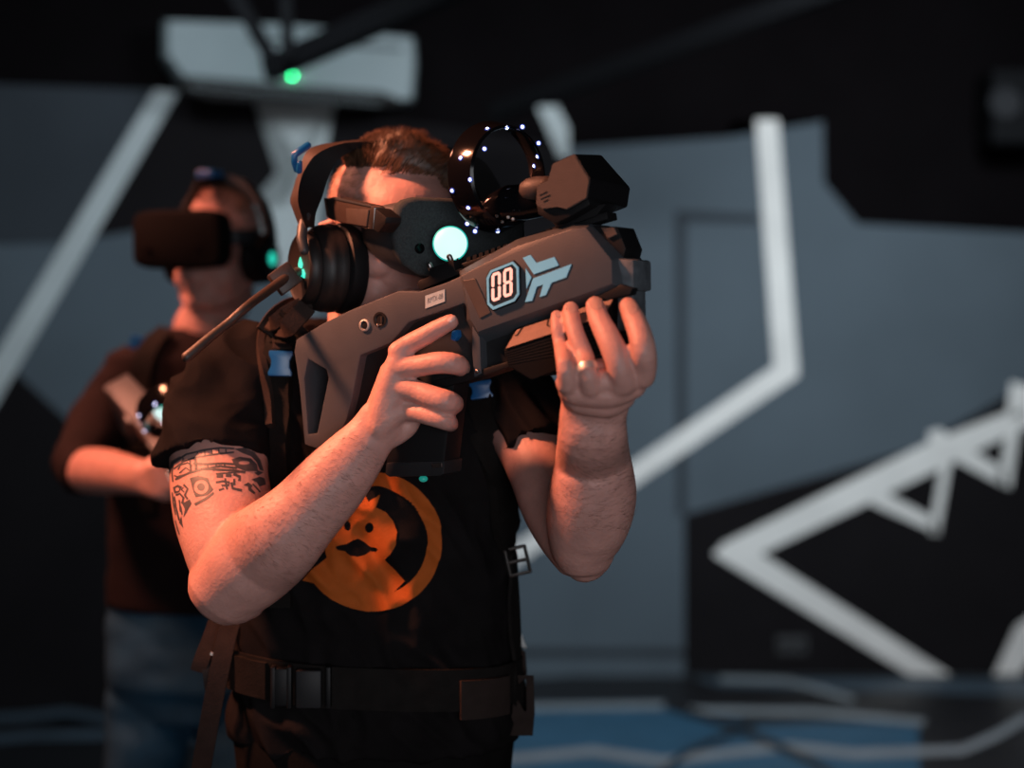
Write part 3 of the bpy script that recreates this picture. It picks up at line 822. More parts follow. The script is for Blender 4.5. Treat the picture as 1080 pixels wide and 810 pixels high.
def finger(bm, pts, n=14):
    """pts: (px, py, depth, half width px); joints smoothed"""
    cs = catmull([Vector((p[0], p[1], p[2], p[3])) for p in pts], 4)
    add_limb(bm, [(P(c[0], c[1], c[2]), c[3] * c[2] / FPX, c[3] * c[2] / FPX) for c in cs], n)
# right hand: metacarpals, fingers round the grip, index along the trigger
g = GD(440, 400, 0.012)
for x, y, r_ in ((423, 372, 11.5), (421, 389, 12.5), (421, 409, 12.5), (426, 432, 10.5)):
    finger(bm, [(400, 450, g - .020, 17), (411, (450 + y * 1.3) / 2.3, g - .024, 14.5), (x, y, g - .024, r_)])
finger(bm, [(398, 462, g - .012, 17), (412, 458, g - .010, 15), (428, 450, g - .008, 12.5), (436, 440, g - .010, 10)])
finger(bm, [(402, 440, g - .008, 20), (412, 415, g - .004, 20), (416, 395, g - .004, 17)])
finger(bm, [(420, 371, g - .024, 11.5), (433, 362.5, GD(433, 362, -.012), 11), (448, 354.5, GD(448, 354, -.010), 10.6), (463, 346, GD(463, 346, -.006), 9.8), (475.5, 339.5, GD(475, 340, -.004), 8.6)])
finger(bm, [(420, 389, g - .026, 12.5), (442, 386, GD(442, 386, -.016), 11.8), (463, 382.5, GD(463, 382, -.016), 12), (480, 384, GD(480, 384, -.008), 11.4), (486.5, 388, GD(488, 390, .014), 10), (484, 391, GD(487, 391, .034), 9), (476, 393, GD(470, 393, .055), 8)])
finger(bm, [(420, 409, g - .026, 12.5), (440, 413, GD(440, 412, -.018), 12), (459, 420, GD(459, 418, -.018), 12.6), (473, 424, GD(474, 423, -.012), 12.4), (479, 426, GD(481, 425, .012), 10.5), (478, 427, GD(480, 427, .034), 9), (468, 428, GD(468, 428, .055), 8)])
finger(bm, [(425, 433, g - .022, 10.5), (441, 436, GD(441, 436, -.016), 9.8), (458, 440.5, GD(458, 440, -.016), 10), (471, 444.5, GD(472, 444, -.010), 9.8), (475, 447, GD(476, 447, .012), 8.6), (474, 448, GD(475, 448, .034), 7.8), (466, 449, GD(466, 449, .052), 7)])
finger(bm, [(404, 436, g + .01, 15), (418, 408, GD(418, 408, .056), 12), (438, 392, GD(438, 392, .070), 11), (458, 386, GD(458, 386, .070), 9)])   # thumb, far side
# supporting arm
limb_px(bm, [(512, 392, 2.12, 42, .95), (540, 425, 2.09, 42, .95), (556, 462, 2.05, 36, .95), (569, 497, 2.01, 33, 1.0), (581, 533, 1.965, 32, 1.0), (594, 562, 1.925, 29, 1.0), (606, 584, 1.90, 25, 1.0)], 40)
HD = GD(640, 350, -.045)
DW = HD + .055
limb_px(bm, [(619.5, 614, 1.887, 3, 1.0), (619, 611, 1.887, 10, 1.0), (618.5, 606, 1.886, 17.5, 1.0), (618, 599, 1.885, 24.5, 1.0), (617, 590, 1.882, 30.5, 1.0), (616, 577, 1.878, 36.5, .98), (618, 560, 1.87, 42, .95), (622, 541, 1.855, 45.5, .92), (625, 520, 1.84, 46.5, .9), (625.5, 500, 1.828, 43.5, .88),
             (625, 480, 1.815, 39.5, .85), (625, 460, DW + .018, 37, .8), (625.5, 440, DW + .008, 35.5, .75), (628, 424, DW, 36, .7)], 40, round_ends=False)
# left hand under the battery block
def fw(px, py, wq): return GD(px, py, wq)
KN = ((598, 404, 12.5), (623, 407, 13), (655, 405, 14.5), (677, 395, 13.5))
for x, y, r_ in KN:
    finger(bm, [(lerp(627, x, .25), 424, DW + .004, 19), (lerp(627, x, .65), lerp(422, y, .6), HD + .030, 16), (x, y, HD + .004, r_)])
finger(bm, [(600, 410, HD + .016, 12), (603, 419, HD + .034, 12), (610, 425, HD + .05, 15)])
finger(bm, [(612, 393, HD + .028, 12), (636, 392, HD + .026, 15), (664, 386, HD + .028, 13)])
finger(bm, [(612, 402, HD + .008, 10), (637, 402, HD + .006, 13), (662, 398, HD + .008, 11)])
finger(bm, [(606, 413, HD + .014, 14), (640, 416, HD + .014, 15), (668, 407, HD + .016, 14)])
finger(bm, [(612, 422, HD + .030, 15), (640, 424, HD + .030, 17), (656, 418, HD + .032, 15)])
finger(bm, [(605, 408, HD + .014, 14), (640, 410, HD + .016, 15), (668, 402, HD + .014, 14)])
LF = {
 'pinky': [(599, 405, HD + .002, 11), (596, 385, HD - .006, 9.5), (591.5, 365, fw(592, 365, -.036), 7.8), (588, 347, fw(589, 347, -.029), 7.2), (586.8, 333, fw(587, 333, -.019), 6.4)],
 'ring': [(623, 408, HD + .002, 12), (619.5, 393, HD - .006, 10.8), (616, 376, fw(615, 376, -.046), 10.7), (609.5, 359, fw(609, 359, -.041), 10.0), (604.2, 341.5, fw(603, 341, -.032), 9.4), (602, 326, fw(601, 326, -.016), 8.6)],
 'middle': [(658, 404, HD + .002, 14), (654, 389, HD - .008, 13.6), (649, 373, fw(649, 373, -.046), 14), (641, 355, fw(641, 355, -.040), 13.0), (632.5, 338, fw(632, 338, -.030), 11.6), (627.5, 322.5, fw(627, 322, -.015), 10.4)],
 'index': [(678, 397, HD + .004, 13.5), (680, 385, HD - .006, 13.4), (679, 371, fw(679, 371, -.042), 13.6), (675.5, 354, fw(675, 354, -.036), 13.0), (669, 337, fw(669, 337, -.024), 12), (662.5, 323, fw(662, 323, -.012), 10)],
}
for k, v in LF.items(): finger(bm, v, 16)
finger(bm, [(640, 418, DW - .008, 15), (655, 402, DW + .03, 13), (664, 380, DW + .075, 12), (668, 360, DW + .085, 10)])     # thumb on the far side
body_me = remeshed('body', bm, .0023, 4, .5)
body_bvh = bvh_of(body_me)
SKIN_N = body_me
body = link_mesh('body', body_me, M_SKIN, man, True)
# fingernails on the supporting hand
for key, (nx, ny, hw_, hl) in {'pinky': (588.5, 329.5, 4.6, 5.5), 'ring': (602.0, 323.5, 6.2, 6.5), 'middle': (627.5, 319.5, 7.6, 7.5), 'index': (665.5, 324.0, 6.6, 7.5)}.items():
    bm = NB(); add_decal(bm, [ell(nx, ny, hw_, hl, 20)], body_bvh, .0004, 1.2)
    if len(bm.faces):
        r_ = bmesh.ops.extrude_face_region(bm, geom=bm.faces[:])
        o = obj('fingernail', bm, M_NAIL, man, True, 60); o['label'] = 'shiny fingernail'
    else: bm.free()
bm = NB(); add_decal(bm, [ell(476.2, 336.5, 4.6, 2.6, 18, rot=-28)], body_bvh, .0004, 1.0)
if len(bm.faces): obj('fingernail', bm, M_NAIL, man, True, 60)
else: bm.free()
# tattoo
bm = NB()
tz7 = 878 / 130.0
def tt(pts): return [(170 + x / tz7, 460 + y / tz7) for x, y in pts]
T_fill = [
 [[(60, 235), (72, 180), (130, 145), (110, 165), (86, 205), (80, 230)]],
 [[(205, 300), (262, 282), (335, 300), (350, 345), (372, 380), (330, 420), (245, 435), (225, 380)], ell(285, 362, 52, 52, 20)],
 [ell(284, 362, 27, 27, 18)],
 [[(235, 480), (310, 440), (372, 398), (378, 412), (320, 455), (245, 497)]],
 [[(500, 165), (560, 148), (640, 160), (680, 200), (690, 250), (600, 250), (530, 222)], ell(590, 190, 40, 14, 14)],
 [[(520, 92), (590, 82), (665, 115), (705, 170), (730, 250), (700, 240), (680, 190), (640, 145), (575, 120)]],
 [[(585, 350), (620, 330), (650, 352), (640, 372), (672, 405), (660, 415), (622, 388), (618, 358)]],
 [[(640, 310), (700, 290), (735, 300), (745, 345), (700, 360), (680, 330)]],
 [[(660, 262), (700, 250), (728, 260), (690, 282)]],
 [[(150, 480), (205, 450), (218, 480), (160, 580), (170, 520)]],
 [[(128, 615), (145, 570), (158, 655)]],
 [[(85, 365), (120, 345), (150, 360), (130, 400), (95, 410)], ell(115, 378, 14, 14, 12)],
]
for lp in T_fill: add_decal(bm, [tt(l) for l in lp], body_bvh, .00035, 1.4)
T_str = [
 ([(90, 190), (180, 130), (300, 100), (420, 84), (520, 90)], 10), ([(90, 235), (160, 180), (250, 150), (380, 130), (520, 115)], 9),
 ([(100, 310), (200, 262), (300, 235), (420, 215), (540, 228)], 12), ([(230, 195), (330, 200), (440, 195), (520, 200)], 12),
 ([(85, 325), (78, 260), (86, 205)], 8), ([(120, 240), (140, 205), (190, 190), (220, 215)], 9), ([(130, 265), (175, 225), (210, 250)], 8),
 ([(205, 175), (215, 250)], 10), ([(245, 160), (250, 240)], 14), ([(300, 235), (420, 240), (520, 245), (600, 258)], 12),
 ([(390, 270), (560, 255)], 9), ([(395, 285), (440, 285)], 18), ([(460, 280), (500, 282)], 16), ([(515, 270), (560, 290), (555, 320)], 16),
 ([(390, 330), (440, 322), (485, 330), (480, 350), (430, 352), (445, 375), (410, 385)], 12), ([(455, 300), (470, 380)], 11),
 ([(500, 330), (510, 372), (575, 388)], 14), ([(520, 305), (520, 350)], 12),
 ([(160, 345), (190, 375), (170, 420), (190, 450)], 12), ([(105, 420), (135, 410), (160, 440), (150, 480)], 12), ([(95, 430), (110, 520), (130, 600)], 9),
 ([(130, 455), (140, 540)], 9), ([(165, 400), (145, 380), (160, 365)], 8), ([(80, 400), (86, 470), (105, 560)], 7), ([(175, 500), (190, 490)], 8),
 ([(100, 600), (130, 700)], 6), ([(110, 170), (135, 150), (160, 160), (150, 185)], 8), ([(260, 115), (262, 145)], 8), ([(310, 105), (312, 138)], 8), ([(360, 97), (362, 132)], 8), ([(410, 92), (412, 128)], 8), ([(460, 90), (462, 122)], 8), ([(330, 205), (335, 232)], 9), ([(390, 200), (393, 226)], 9), ([(450, 200), (453, 224)], 9), ([(92, 280), (115, 290), (150, 280), (195, 268)], 9), ([(85, 440), (100, 470), (95, 520)], 7), ([(140, 500), (150, 560)], 8), ([(600, 165), (650, 180), (670, 215)], 7), ([(560, 100), (640, 112), (690, 165)], 6), ([(650, 340), (705, 400)], 9), ([(560, 215), (640, 232), (700, 255)], 9),
]
for p, wd in T_str: add_decal(bm, [tt(stroke(p, wd * 1.3))], body_bvh, .00035, 1.4)
tat = obj('tattoo', bm, M_INK, man, True, 60); tat['label'] = 'dark line-work tattoo round the upper arm'

# T-shirt
def cloth_fold(c, n):
    a = noise.noise(Vector((c.x * 8, c.y * 8, c.z * 15))) * .006
    u = c.z * 17 + c.x * 22; v = c.z * 9 - c.x * 7
    b = (abs(noise.noise(Vector((u, v, c.y * 9)))) - .25) * -.019
    d_ = (abs(noise.noise(Vector((v * 1.5 + 5, u * .9, c.y * 12 + 3)))) - .25) * -.009
    return a + b + d_
bm = NB()
torso_loft(bm, [(tz(340), TX, TY - .005, .080, .070), (tz(354), TX, TY - .005, .118, .082), (tz(368), TX, TY, .178, .105), (tz(430), TX, TY, .202, .122), (tz(500), TX, TY, .199, .132),
                (tz(600), TX, TY, .196, .133), (tz(690), TX, TY, .200, .136), (tz(770), TX, TY, .203, .138), (tz(800), TX, TY, .202, .138)])
limb_px(bm, [(285, 372, 2.13, 42, .95), (255, 396, 2.10, 55, .95), (237, 420, 2.07, 58, .98), (229, 450, 2.045, 57, 1.0), (224, 482, 2.015, 60.5, 1.0), (223, 487, 2.01, 60, 1.0), (224, 484, 2.014, 55, 1.0), (229, 455, 2.04, 53, 1.0)], 30, dense=False, round_ends=False)
limb_px(bm, [(498, 380, 2.13, 42, .95), (530, 405, 2.10, 52, .95), (552, 432, 2.07, 48, .98), (563, 462, 2.04, 42, 1.0), (567, 474, 2.03, 41, 1.0), (566, 470, 2.034, 37.5, 1.0), (558, 445, 2.06, 38, 1.0)], 30, dense=False, round_ends=False)
shirt_me = remeshed('t_shirt', bm, .004, 5, .5, cloth_fold)
shirt_bvh = bvh_of(shirt_me)
shirt = link_mesh('t_shirt', shirt_me, M_SHIRT, man, True)
# orange emblem printed on the chest
bm = NB()
Z3 = 3.855
def dk(pts): return [(300 + x / Z3, 460 + y / Z3) for x, y in pts]
ring_out = ell(392, 571, 74, 74, 72)
duck = dk([(75, 585), (110, 545), (175, 492), (165, 455), (172, 400), (200, 350), (250, 300), (300, 282), (312, 262), (322, 235), (333, 250), (343, 268), (362, 255), (385, 238), (378, 268), (370, 290),
           (410, 310), (440, 345), (457, 390), (452, 440), (432, 478), (410, 500), (450, 540), (492, 588), (440, 640), (385, 700)]) + [(392 + 74 * math.cos(R(a)), 571 + 74 * math.sin(R(a))) for a in range(88, 147, 4)] 
ring_band = ell(392, 571, 74, 74, 60, -112, 90) + ell(392, 571, 58.5, 58.5, 60, -112, 90)[::-1]
ring_band2 = ell(392, 571, 74, 74, 40, 165, 244) + ell(392, 571, 58.5, 58.5, 40, 165, 244)[::-1]
beak = dk([(208, 448), (225, 442), (250, 440), (275, 425), (300, 417), (325, 430), (350, 448), (375, 452), (384, 460), (374, 470), (350, 468), (325, 485), (297, 492), (270, 485), (245, 465), (215, 460)])
low = [p for p in ell(392, 571, 74, 74, 80) if p[1] > 600]
V_loops = [duck, ell(366.5, 554.6, 4.0, 5.4, 16), ell(390, 556, 4.6, 5.4, 16), beak]
add_decal(bm, V_loops, shirt_bvh, .0018, 1.6)
add_decal(bm, [ring_band], shirt_bvh, .0022, 1.6)
add_decal(bm, [ring_band2], shirt_bvh, .0022, 1.6)
em = obj('duck_emblem', bm, M_PRINT, shirt, True, 60); em['label'] = 'orange duck in a ring'
# trousers and shoes
bm = NB()
torso_loft(bm, [(tz(735), TX, TY + .004, .190, .128), (tz(800), TX, TY + .004, .197, .134), (tz(860), TX, TY, .19, .13), (tz(920), TX, TY, .12, .10)])
legs_into(bm, TX, TY, .88, .10, .102, .078, .066)
tro_me = remeshed('trousers', bm, .007, 4, .5, lambda c, n: noise.noise(c * 11) * .004)
link_mesh('trousers', tro_me, M_TROUSER, man, True)
for s in (-1, 1):
    bm = NB(); add_shoe(bm, TX + s * .11, TY + .01, R(s * 8)); obj('shoe', bm, M_SHOE, man, True, 50)
# wedding ring
ax = (P(615.5, 376, 1.7) - P(622, 400, 1.7)).normalized()
loc, n = hit(body_bvh, 619.5, 392.5)
rc = loc - n * .0095
bm = NB(); add_lathe(bm, [(.0110, -.0040), (.0122, -.0042), (.0126, 0), (.0122, .0042), (.0110, .0040)], axis_matrix(rc, (P(614.5, 372, LF['ring'][2][2]) - P(620.5, 396, LF['ring'][1][2] + .004))), 40, True)
wr_ = obj('ring', bm, M_METAL, None, smooth=40); tag(wr_, 'plain silver band on the ring finger of the supporting hand', 'ring')

# ------------------------------------------------ hair
bm = NB()
def scalp(s, th):  return None
CC, CR = Vector((0, -.012, .045)), Vector((.077, .098, .088))
def skull(az, el, lift=0.0):
    """az: 0 = forward, positive to the person's right; el: elevation above the ear line"""
    d = Vector((math.sin(az) * math.cos(el), math.cos(az) * math.cos(el), math.sin(el)))
    k = 1.0 / math.sqrt((d.x / CR.x) ** 2 + (d.y / CR.y) ** 2 + (d.z / CR.z) ** 2)
    p = CC + d * k
    if p.y > .045: p.y = min(p.y, .092)
    return p + d * lift, d
random.seed(11)
def strand(bm, pts, r0, r1=.00012):
    n = len(pts); prev = None
    for i, p in enumerate(pts):
        t = (pts[min(i + 1, n - 1)] - pts[max(i - 1, 0)]).normalized()
        s, u = frame(t, Vector((.3, .5, .8)))
        r_ = lerp(r0, r1, i / (n - 1))
        ring = [bm.verts.new(p + s * r_ * math.cos(a) + u * r_ * math.sin(a)) for a in (0, 2.1, 4.2)]
        if prev:
            for k in range(3): bm.faces.new((prev[k], prev[(k + 1) % 3], ring[(k + 1) % 3], ring[k]))
        prev = ring
clump = [(random.uniform(-1.6, 1.6), random.uniform(0, 1)) for _ in range(60)]
def top_hair(bm, M, count, length, r0, hl=R(36), sweep=(-.55, -.35)):
    for i in range(count):
        az = random.uniform(-math.pi, math.pi); el = math.asin(random.uniform(math.sin(R(24)), 1))
        front = max(0.0, math.cos(az))
        low = R(34) if front > .5 else R(38)
        if R(-80) < az < R(-22): low = R(20)
        if az > R(35): low = R(40)
        if el < low: continue
        p, d = skull(az, el, .001)
        q = noise.noise(Vector((p.x * 38, p.y * 38, p.z * 20)))
        q2 = noise.noise(Vector((p.x * 38 + 9, p.y * 38, p.z * 20 + 4)))
        L = length * (.75 + .35 * random.random() + .35 * q) * (.55 + .45 * max(0, min(1, (p.y + .07) / .14)))
        dirv = (d * 1.0 + Vector((sweep[0] + .5 * q + random.gauss(0, .10), .28 * front + .35 * q2 + random.gauss(0, .10), .55))).normalized()
        bend = Vector((sweep[0] * .9 + .3 * q2, -.95 + .2 * q, -.25 + .3 * q))
        pts = []
        v = dirv.copy(); c = p.copy()
        for k in range(6):
            pts.append(M @ c); c = c + v * L / 5; v = (v + bend * .26).normalized()
            if v.dot(d) < .08: v = (v + d * .25).normalized()
        strand(bm, pts, r0)
def side_hair(bm, M, count, r0, length=.011):
    for i in range(count):
        az = random.uniform(-math.pi, math.pi); el = random.uniform(R(-22), R(38))
        if abs(az) < R(47) + max(0, el - R(12)) * .2: continue
        p, d = skull(az, el, .0006)
        tang = Vector((0, -.75, -.65)); tang = (tang - d * tang.dot(d)).normalized()
        q = noise.noise(p * 60)
        v = (tang + d * (.35 + .25 * random.random()) + Vector((random.gauss(0, .2), random.gauss(0, .2), .3 * q))).normalized()
        L = length * (.7 + .6 * random.random())
        strand(bm, [M @ p, M @ (p + v * L * .5), M @ (p + v * L - d * L * .12)], r0)
top_hair(bm, HM, 5600, .031, .00055)
hair = obj('hair', bm, M_HAIR, man, True, 60)
bm = NB(); side_hair(bm, HM, 3000, .00022, .007); obj('side_hair', bm, M_SIDEHAIR, man, True, 60)['label'] = 'close-cropped hair at the temples'
hair['label'] = 'short brown hair swept up on top'
# scalp under the hair
def scalp_cap(M, m, parent):
    bm = NB()
    n, k = 40, 14
    rows = []
    for j in range(k + 1):
        el = lerp(R(42), R(89), j / k)
        rows.append([bm.verts.new(M @ skull(2 * math.pi * i / n, el, .0022 if j else -.002)[0]) for i in range(n)])
    for a, b in zip(rows, rows[1:]):
        for i in range(n): bm.faces.new((a[i], a[(i + 1) % n], b[(i + 1) % n], b[i]))
    bm.faces.new(rows[-1])
    return obj('scalp_hair', bm, m, parent, True, 80)
scalp_cap(HM, mat('scalp_brown', (0.03, 0.016, 0.010), .7), man)
# fine hair on the forearms
bm = NB(); random.seed(5)
def arm_hair(bm, a, b, hw, dirpx, count, L=.008):
    for i in range(count):
        t = random.random(); u = random.uniform(-1, 1)
        ax = Vector((b[0] - a[0], b[1] - a[1])).normalized(); nn = Vector((-ax.y, ax.x))
        px = lerp(a[0], b[0], t) + nn.x * u * hw; py = lerp(a[1], b[1], t) + nn.y * u * hw
        loc, n = hit(body_bvh, px, py)
        if loc is None or loc.y > 1.97: continue
        v = Vector((dirpx[0] + random.gauss(0, .25), 0, -dirpx[1] + random.gauss(0, .25))); v = (v - n * v.dot(n)).normalized()
        l_ = L * random.uniform(.6, 1.3)
        strand(bm, [loc, loc + v * l_ * .5 + n * l_ * .22, loc + v * l_ + n * l_ * .25], .00012, .00005)
arm_hair(bm, (268, 590), (385, 468), 46, (.75, .35), 900)
arm_hair(bm, (622, 560), (626, 436), 46, (.85, -.25), 800)
ah = obj('arm_hair', bm, M_ARMHAIR, man, True); ah['kind'] = 'stuff'

# ------------------------------------------------ headset over the eyes
hs_ = empty('vr_headset', M=HM)
tag(hs_, 'dark VR headset with fabric front worn over the eyes of the tattooed man', 'VR headset')
Fv, Sv, Uv = HM.to_3x3().col[1], HM.to_3x3().col[0], HM.to_3x3().col[2]
HCn = HM.translation
def onF(px, py, f): return HMI @ ray_plane(px, py, HCn + Fv * f, Fv)
def onS(px, py, s): return HMI @ ray_plane(px, py, HCn + Sv * s, Sv)
pl = [(416, 226), (418.5, 217), (425, 211.5), (437, 208.5), (480, 210), (520, 214), (542, 221), (552, 233), (553, 262), (546, 280), (525, 296), (500, 300), (482, 288), (466, 296), (440, 290), (424, 279), (416, 266), (413.5, 248)]
fr = [onF(x, y, .168) for x, y in pl]
cen = sum(fr, Vector()) / len(fr)
def shr(v, k, dy): return Vector((cen.x + (v.x - cen.x) * k, v.y + dy, cen.z + (v.z - cen.z) * k))
bm = NB(); add_ring_loft(bm, [[shr(v, .93, .007) for v in fr], [shr(v, .985, .004) for v in fr], fr, [shr(v, .995, -.008) for v in fr]])
plate_ = obj('front_plate', bm, M_VISOR, hs_, smooth=50)
def shl(v, k, dy, top, bot):
    z = v.z - cen.z
    return Vector((cen.x + (v.x - cen.x) * k, v.y + dy, cen.z + z * (top if z > 0 else bot)))
bm = NB(); add_ring_loft(bm, [[shl(v, .99, -.006, .97, 1.0) for v in fr], [shl(v, 1.01, -.018, .90, 1.06) for v in fr], [shl(v, 1.025, -.045, .78, 1.10) for v in fr], [shl(v, 1.03, -.075, .62, 1.08) for v in fr], [shl(v, 1.01, -.095, .5, 1.0) for v in fr], [shl(v, .95, -.103, .45, .85) for v in fr]])
obj('visor_shell', bm, M_VISORS, hs_, smooth=50)
bm = NB(); add_ring_loft(bm, [[shl(v, .90, -.098, .45, .8) for v in fr], [shl(v, .80, -.120, .40, .7) for v in fr]]); obj('face_gasket', bm, M_BLACK, hs_, smooth=50)
c = onF(442.5, 262, .176)
bm = NB(); add_lathe(bm, [(.0058, -.004), (.0062, .0008), (.0046, .001), (.0036, -.001)], axis_matrix(c, (0, 1, 0)), 24); cl = obj('camera_lens', bm, M_GLOSS, plate_, smooth=40)
# side arm with brown pad
def splate(bm, pts, s, th, bev=.001):
    q = [onS(x, y, s) for x, y in pts]
    add_fill_prism(bm, [[(v.y, v.z) for v in q]], lambda a, b: Vector((s, a, b)), lambda a, b: Vector((s - th, a, b)), bev)
SA = .098
bm = NB(); splate(bm, [(346, 209), (352, 207.5), (391, 216.5), (399, 226), (397, 243), (385, 241), (350, 232), (345.5, 224)], SA, .016, .0015); arm_ = obj('side_arm', bm, M_LEATHER, hs_, smooth=40)
bm = NB(); splate(bm, [(364.5, 219.5), (388.5, 221), (386, 239), (365.5, 235.5)], SA + .002, .006, .001); obj('arm_pad', bm, M_BRONZE, arm_, smooth=40)
bm = NB(); splate(bm, [(346, 209), (352, 207.5), (391, 216.5), (393, 219), (352, 210.5), (347, 212)], SA + .0015, .004, .0005); obj('arm_edge', bm, M_VISORS, arm_, smooth=40)
bm = NB(); splate(bm, [(391, 217), (395, 219), (393, 242), (387.5, 241)], SA + .004, .012, .001); obj('hinge_pin', bm, M_STEEL, arm_, smooth=40)
bm = NB(); splate(bm, [(395, 219), (407, 229), (406, 236), (399, 245), (392, 242)], SA + .003, .02, .002); obj('hinge_cap', bm, M_BLACK, arm_, smooth=40)
bm = NB(); splate(bm, [(341, 209), (349, 210), (349, 232), (344, 228)], SA - .003, .02, .001); obj('arm_strap', bm, M_BLACK, hs_, smooth=40)
for s in (-1,):
    bm = NB(); add_box(bm, (s * .090, .045, .036), (.014, .09, .028), Matrix.Rotation(R(-12), 3, 'X'), .003); obj('side_arm', bm, M_VISORS, hs_)

# ------------------------------------------------ headphones with microphone boom
hp = empty('headphones', M=HM)
tag(hp, 'black over-ear headphones with teal light and long microphone boom on tattooed man', 'headphones')
ec = onS(344, 283, .10)
for s in (1, -1):
    c0 = Vector((0, ec.y, ec.z))
    MM = axis_matrix(c0, (s, 0, 0))
    bm = NB(); add_lathe(bm, [(.036, .062), (.052, .064), (.056, .072), (.056, .084), (.050, .089)], MM, 44); obj('ear_cushion', bm, M_BLACK, hp, smooth=50)
    bm = NB(); add_lathe(bm, [(.049, .086), (.0545, .090), (.0555, .098), (.0535, .103), (.0545, .106), (.0525, .114), (.047, .121)], MM, 44); cup = obj('ear_cup', bm, M_CUP, hp, smooth=45)
    bm = NB(); add_lathe(bm, [(.044, .118), (.0455, .124), (.0435, .134), (.040, .1365), (.036, .134), (.0, .1335)][:5], MM, 44); lid = obj('cup_cap', bm, M_CUP, cup, smooth=45)
    if s == 1:
        bm = NB()
        for lp in ([(316.3, 271), (318.6, 279), (317.8, 283), (314.6, 282), (314.4, 278)], [(314, 282.5), (316.4, 285), (315, 290.5), (311, 290), (311.5, 286)], [(317.2, 284.5), (319.6, 283.5), (321.3, 289), (320.6, 293.5), (316.2, 291)]):
            q = [onS(x, y, .1352) for x, y in lp]
            add_fill_prism(bm, [[(v.y, v.z) for v in q]], lambda a, b: Vector((.1352, a, b)), lambda a, b: Vector((.1335, a, b)), 0)
        obj('lit_badge', bm, M_TEAL, cup)
# headband
fo = [(322.5, 240), (315, 217), (314.5, 205), (316, 194), (320.5, 181), (331, 165), (347, 155.5), (361, 151.5), (372, 150)]
fi = [(331.5, 240), (333, 226), (336.5, 216), (340, 207), (344.5, 191), (351.5, 175), (362, 164.5), (371, 160), (379, 157)]
bo = [(316, 240), (309, 222), (306, 211), (309.5, 198), (314, 184), (323, 160), (338, 152.5), (355, 150), (370, 148)]
def locs(pts, d0, d1): return [HMI @ P(x, y, lerp(d0, d1, i / (len(pts) - 1))) for i, (x, y) in enumerate(pts)]
A_, B_, C_ = locs(fo, 1.955, 2.02), locs(fi, 1.975, 2.03), locs(bo, 1.99, 2.07)
D_ = [b + (c - a) for a, b, c in zip(A_, B_, C_)]
secs = [[a, b, d, c] for a, b, c, d in zip(A_, B_, C_, D_)]
mid = [Vector((0.0, p.y + .004, p.z + .006)) for p in secs[-1]]
far = [[Vector((-p.x, p.y, p.z)) for p in s] for s in secs[::-1]]
bm = NB()
allr = secs + [mid] + far
dense = []
cols = [catmull([r_[k] for r_ in allr], 4) for k in range(4)]
add_ring_loft(bm, [[c[i] for c in cols] for i in range(len(cols[0]))])
bmesh.ops.bevel(bm, geom=[e for e in bm.edges if e.calc_face_angle(0) > R(40)], offset=.0012, segments=2, affect='EDGES')
bmesh.ops.recalc_face_normals(bm, faces=bm.faces)
for f in bm.faces:
    f.material_index = 1 if (f.normal.y > .55 or f.normal.dot(f.calc_center_median() - Vector((0, 0, .03))) < 0) else 0  # shade put into the colour: front and inner faces black, lit outer side brown
hb = obj('headband', bm, [M_LEATHER, M_BLACK], hp, smooth=40)
for s in (1, -1):
    bm = NB(); pts = [HMI @ P(x, y, d) for x, y, d in ((323, 228, 1.975), (319, 240, 1.965), (318, 252, 1.955), (321, 264, 1.95))]
    pts = [Vector((s * p.x, p.y, p.z)) for p in pts]
    add_tube(bm, pts, [.006, .0065, .0065, .006], 14); obj('yoke', bm, M_VISORS, hp, smooth=50)
# blue clip on the band
bm = NB()
pts = [HMI @ P(x, y, d) for x, y, d in ((312.5, 179, 1.99), (310.5, 171, 1.985), (310.5, 163.5, 1.98), (317, 158.5, 1.985), (324.5, 153.5, 1.99))]
add_tube(bm, pts, [.0035, .0042, .0048, .0048, .0046], 8)
bc = obj('blue_clip', bm, M_BLUE, hp, smooth=50)
bm = NB(); pts = [HMI @ P(x, y, d) for x, y, d in ((315.5, 180, 1.985), (316, 172, 1.98))]; add_tube(bm, pts, [.0042, .0036], 8); obj('clip_tab', bm, M_BLUE, bc, smooth=50)
# microphone boom
bm = NB()
pth = [(314, 287, 1.99), (306, 290, 1.98), (296, 297, 1.96), (283, 306.5, 1.93), (262, 322, 1.87), (240, 341, 1.855), (220, 357, 1.84), (206, 369, 1.83), (197, 376.5, 1.825)]
cs = catmull([HMI @ P(*p) for p in pth], 4)
rad = [lerp(.0064, .0052, min(1, i / 20)) if i < 20 else lerp(.0052, .0062, (i - 20) / 12) for i in range(len(cs))]
add_tube(bm, cs, rad, 14); boom = obj('microphone_boom', bm, M_LEATHER, hp, smooth=50)
bm = NB(); u = HMI.to_3x3() @ (P(290, 303, 1.9) - P(312, 287, 1.91)); v = HMI.to_3x3() @ (P(306, 306, 1.9) - P(298, 288, 1.9))
add_plate(bm, HMI @ P(300, 294, 1.975), u, v, .030, .030, .018, .002); obj('boom_hinge', bm, M_LEATHER, boom, smooth=40)

# ------------------------------------------------ harness and backpack
hz = empty('backpack_harness', (TX, TY + .15, tz(520)))
tag(hz, 'black backpack harness with blue strap buckles and waist belt on tattooed man', 'backpack')
bm = NB(); add_box(bm, (TX, TY + .215, tz(520)), (.34, .13, .46), None, .03); obj('pack', bm, M_WEB, hz, True, 40)
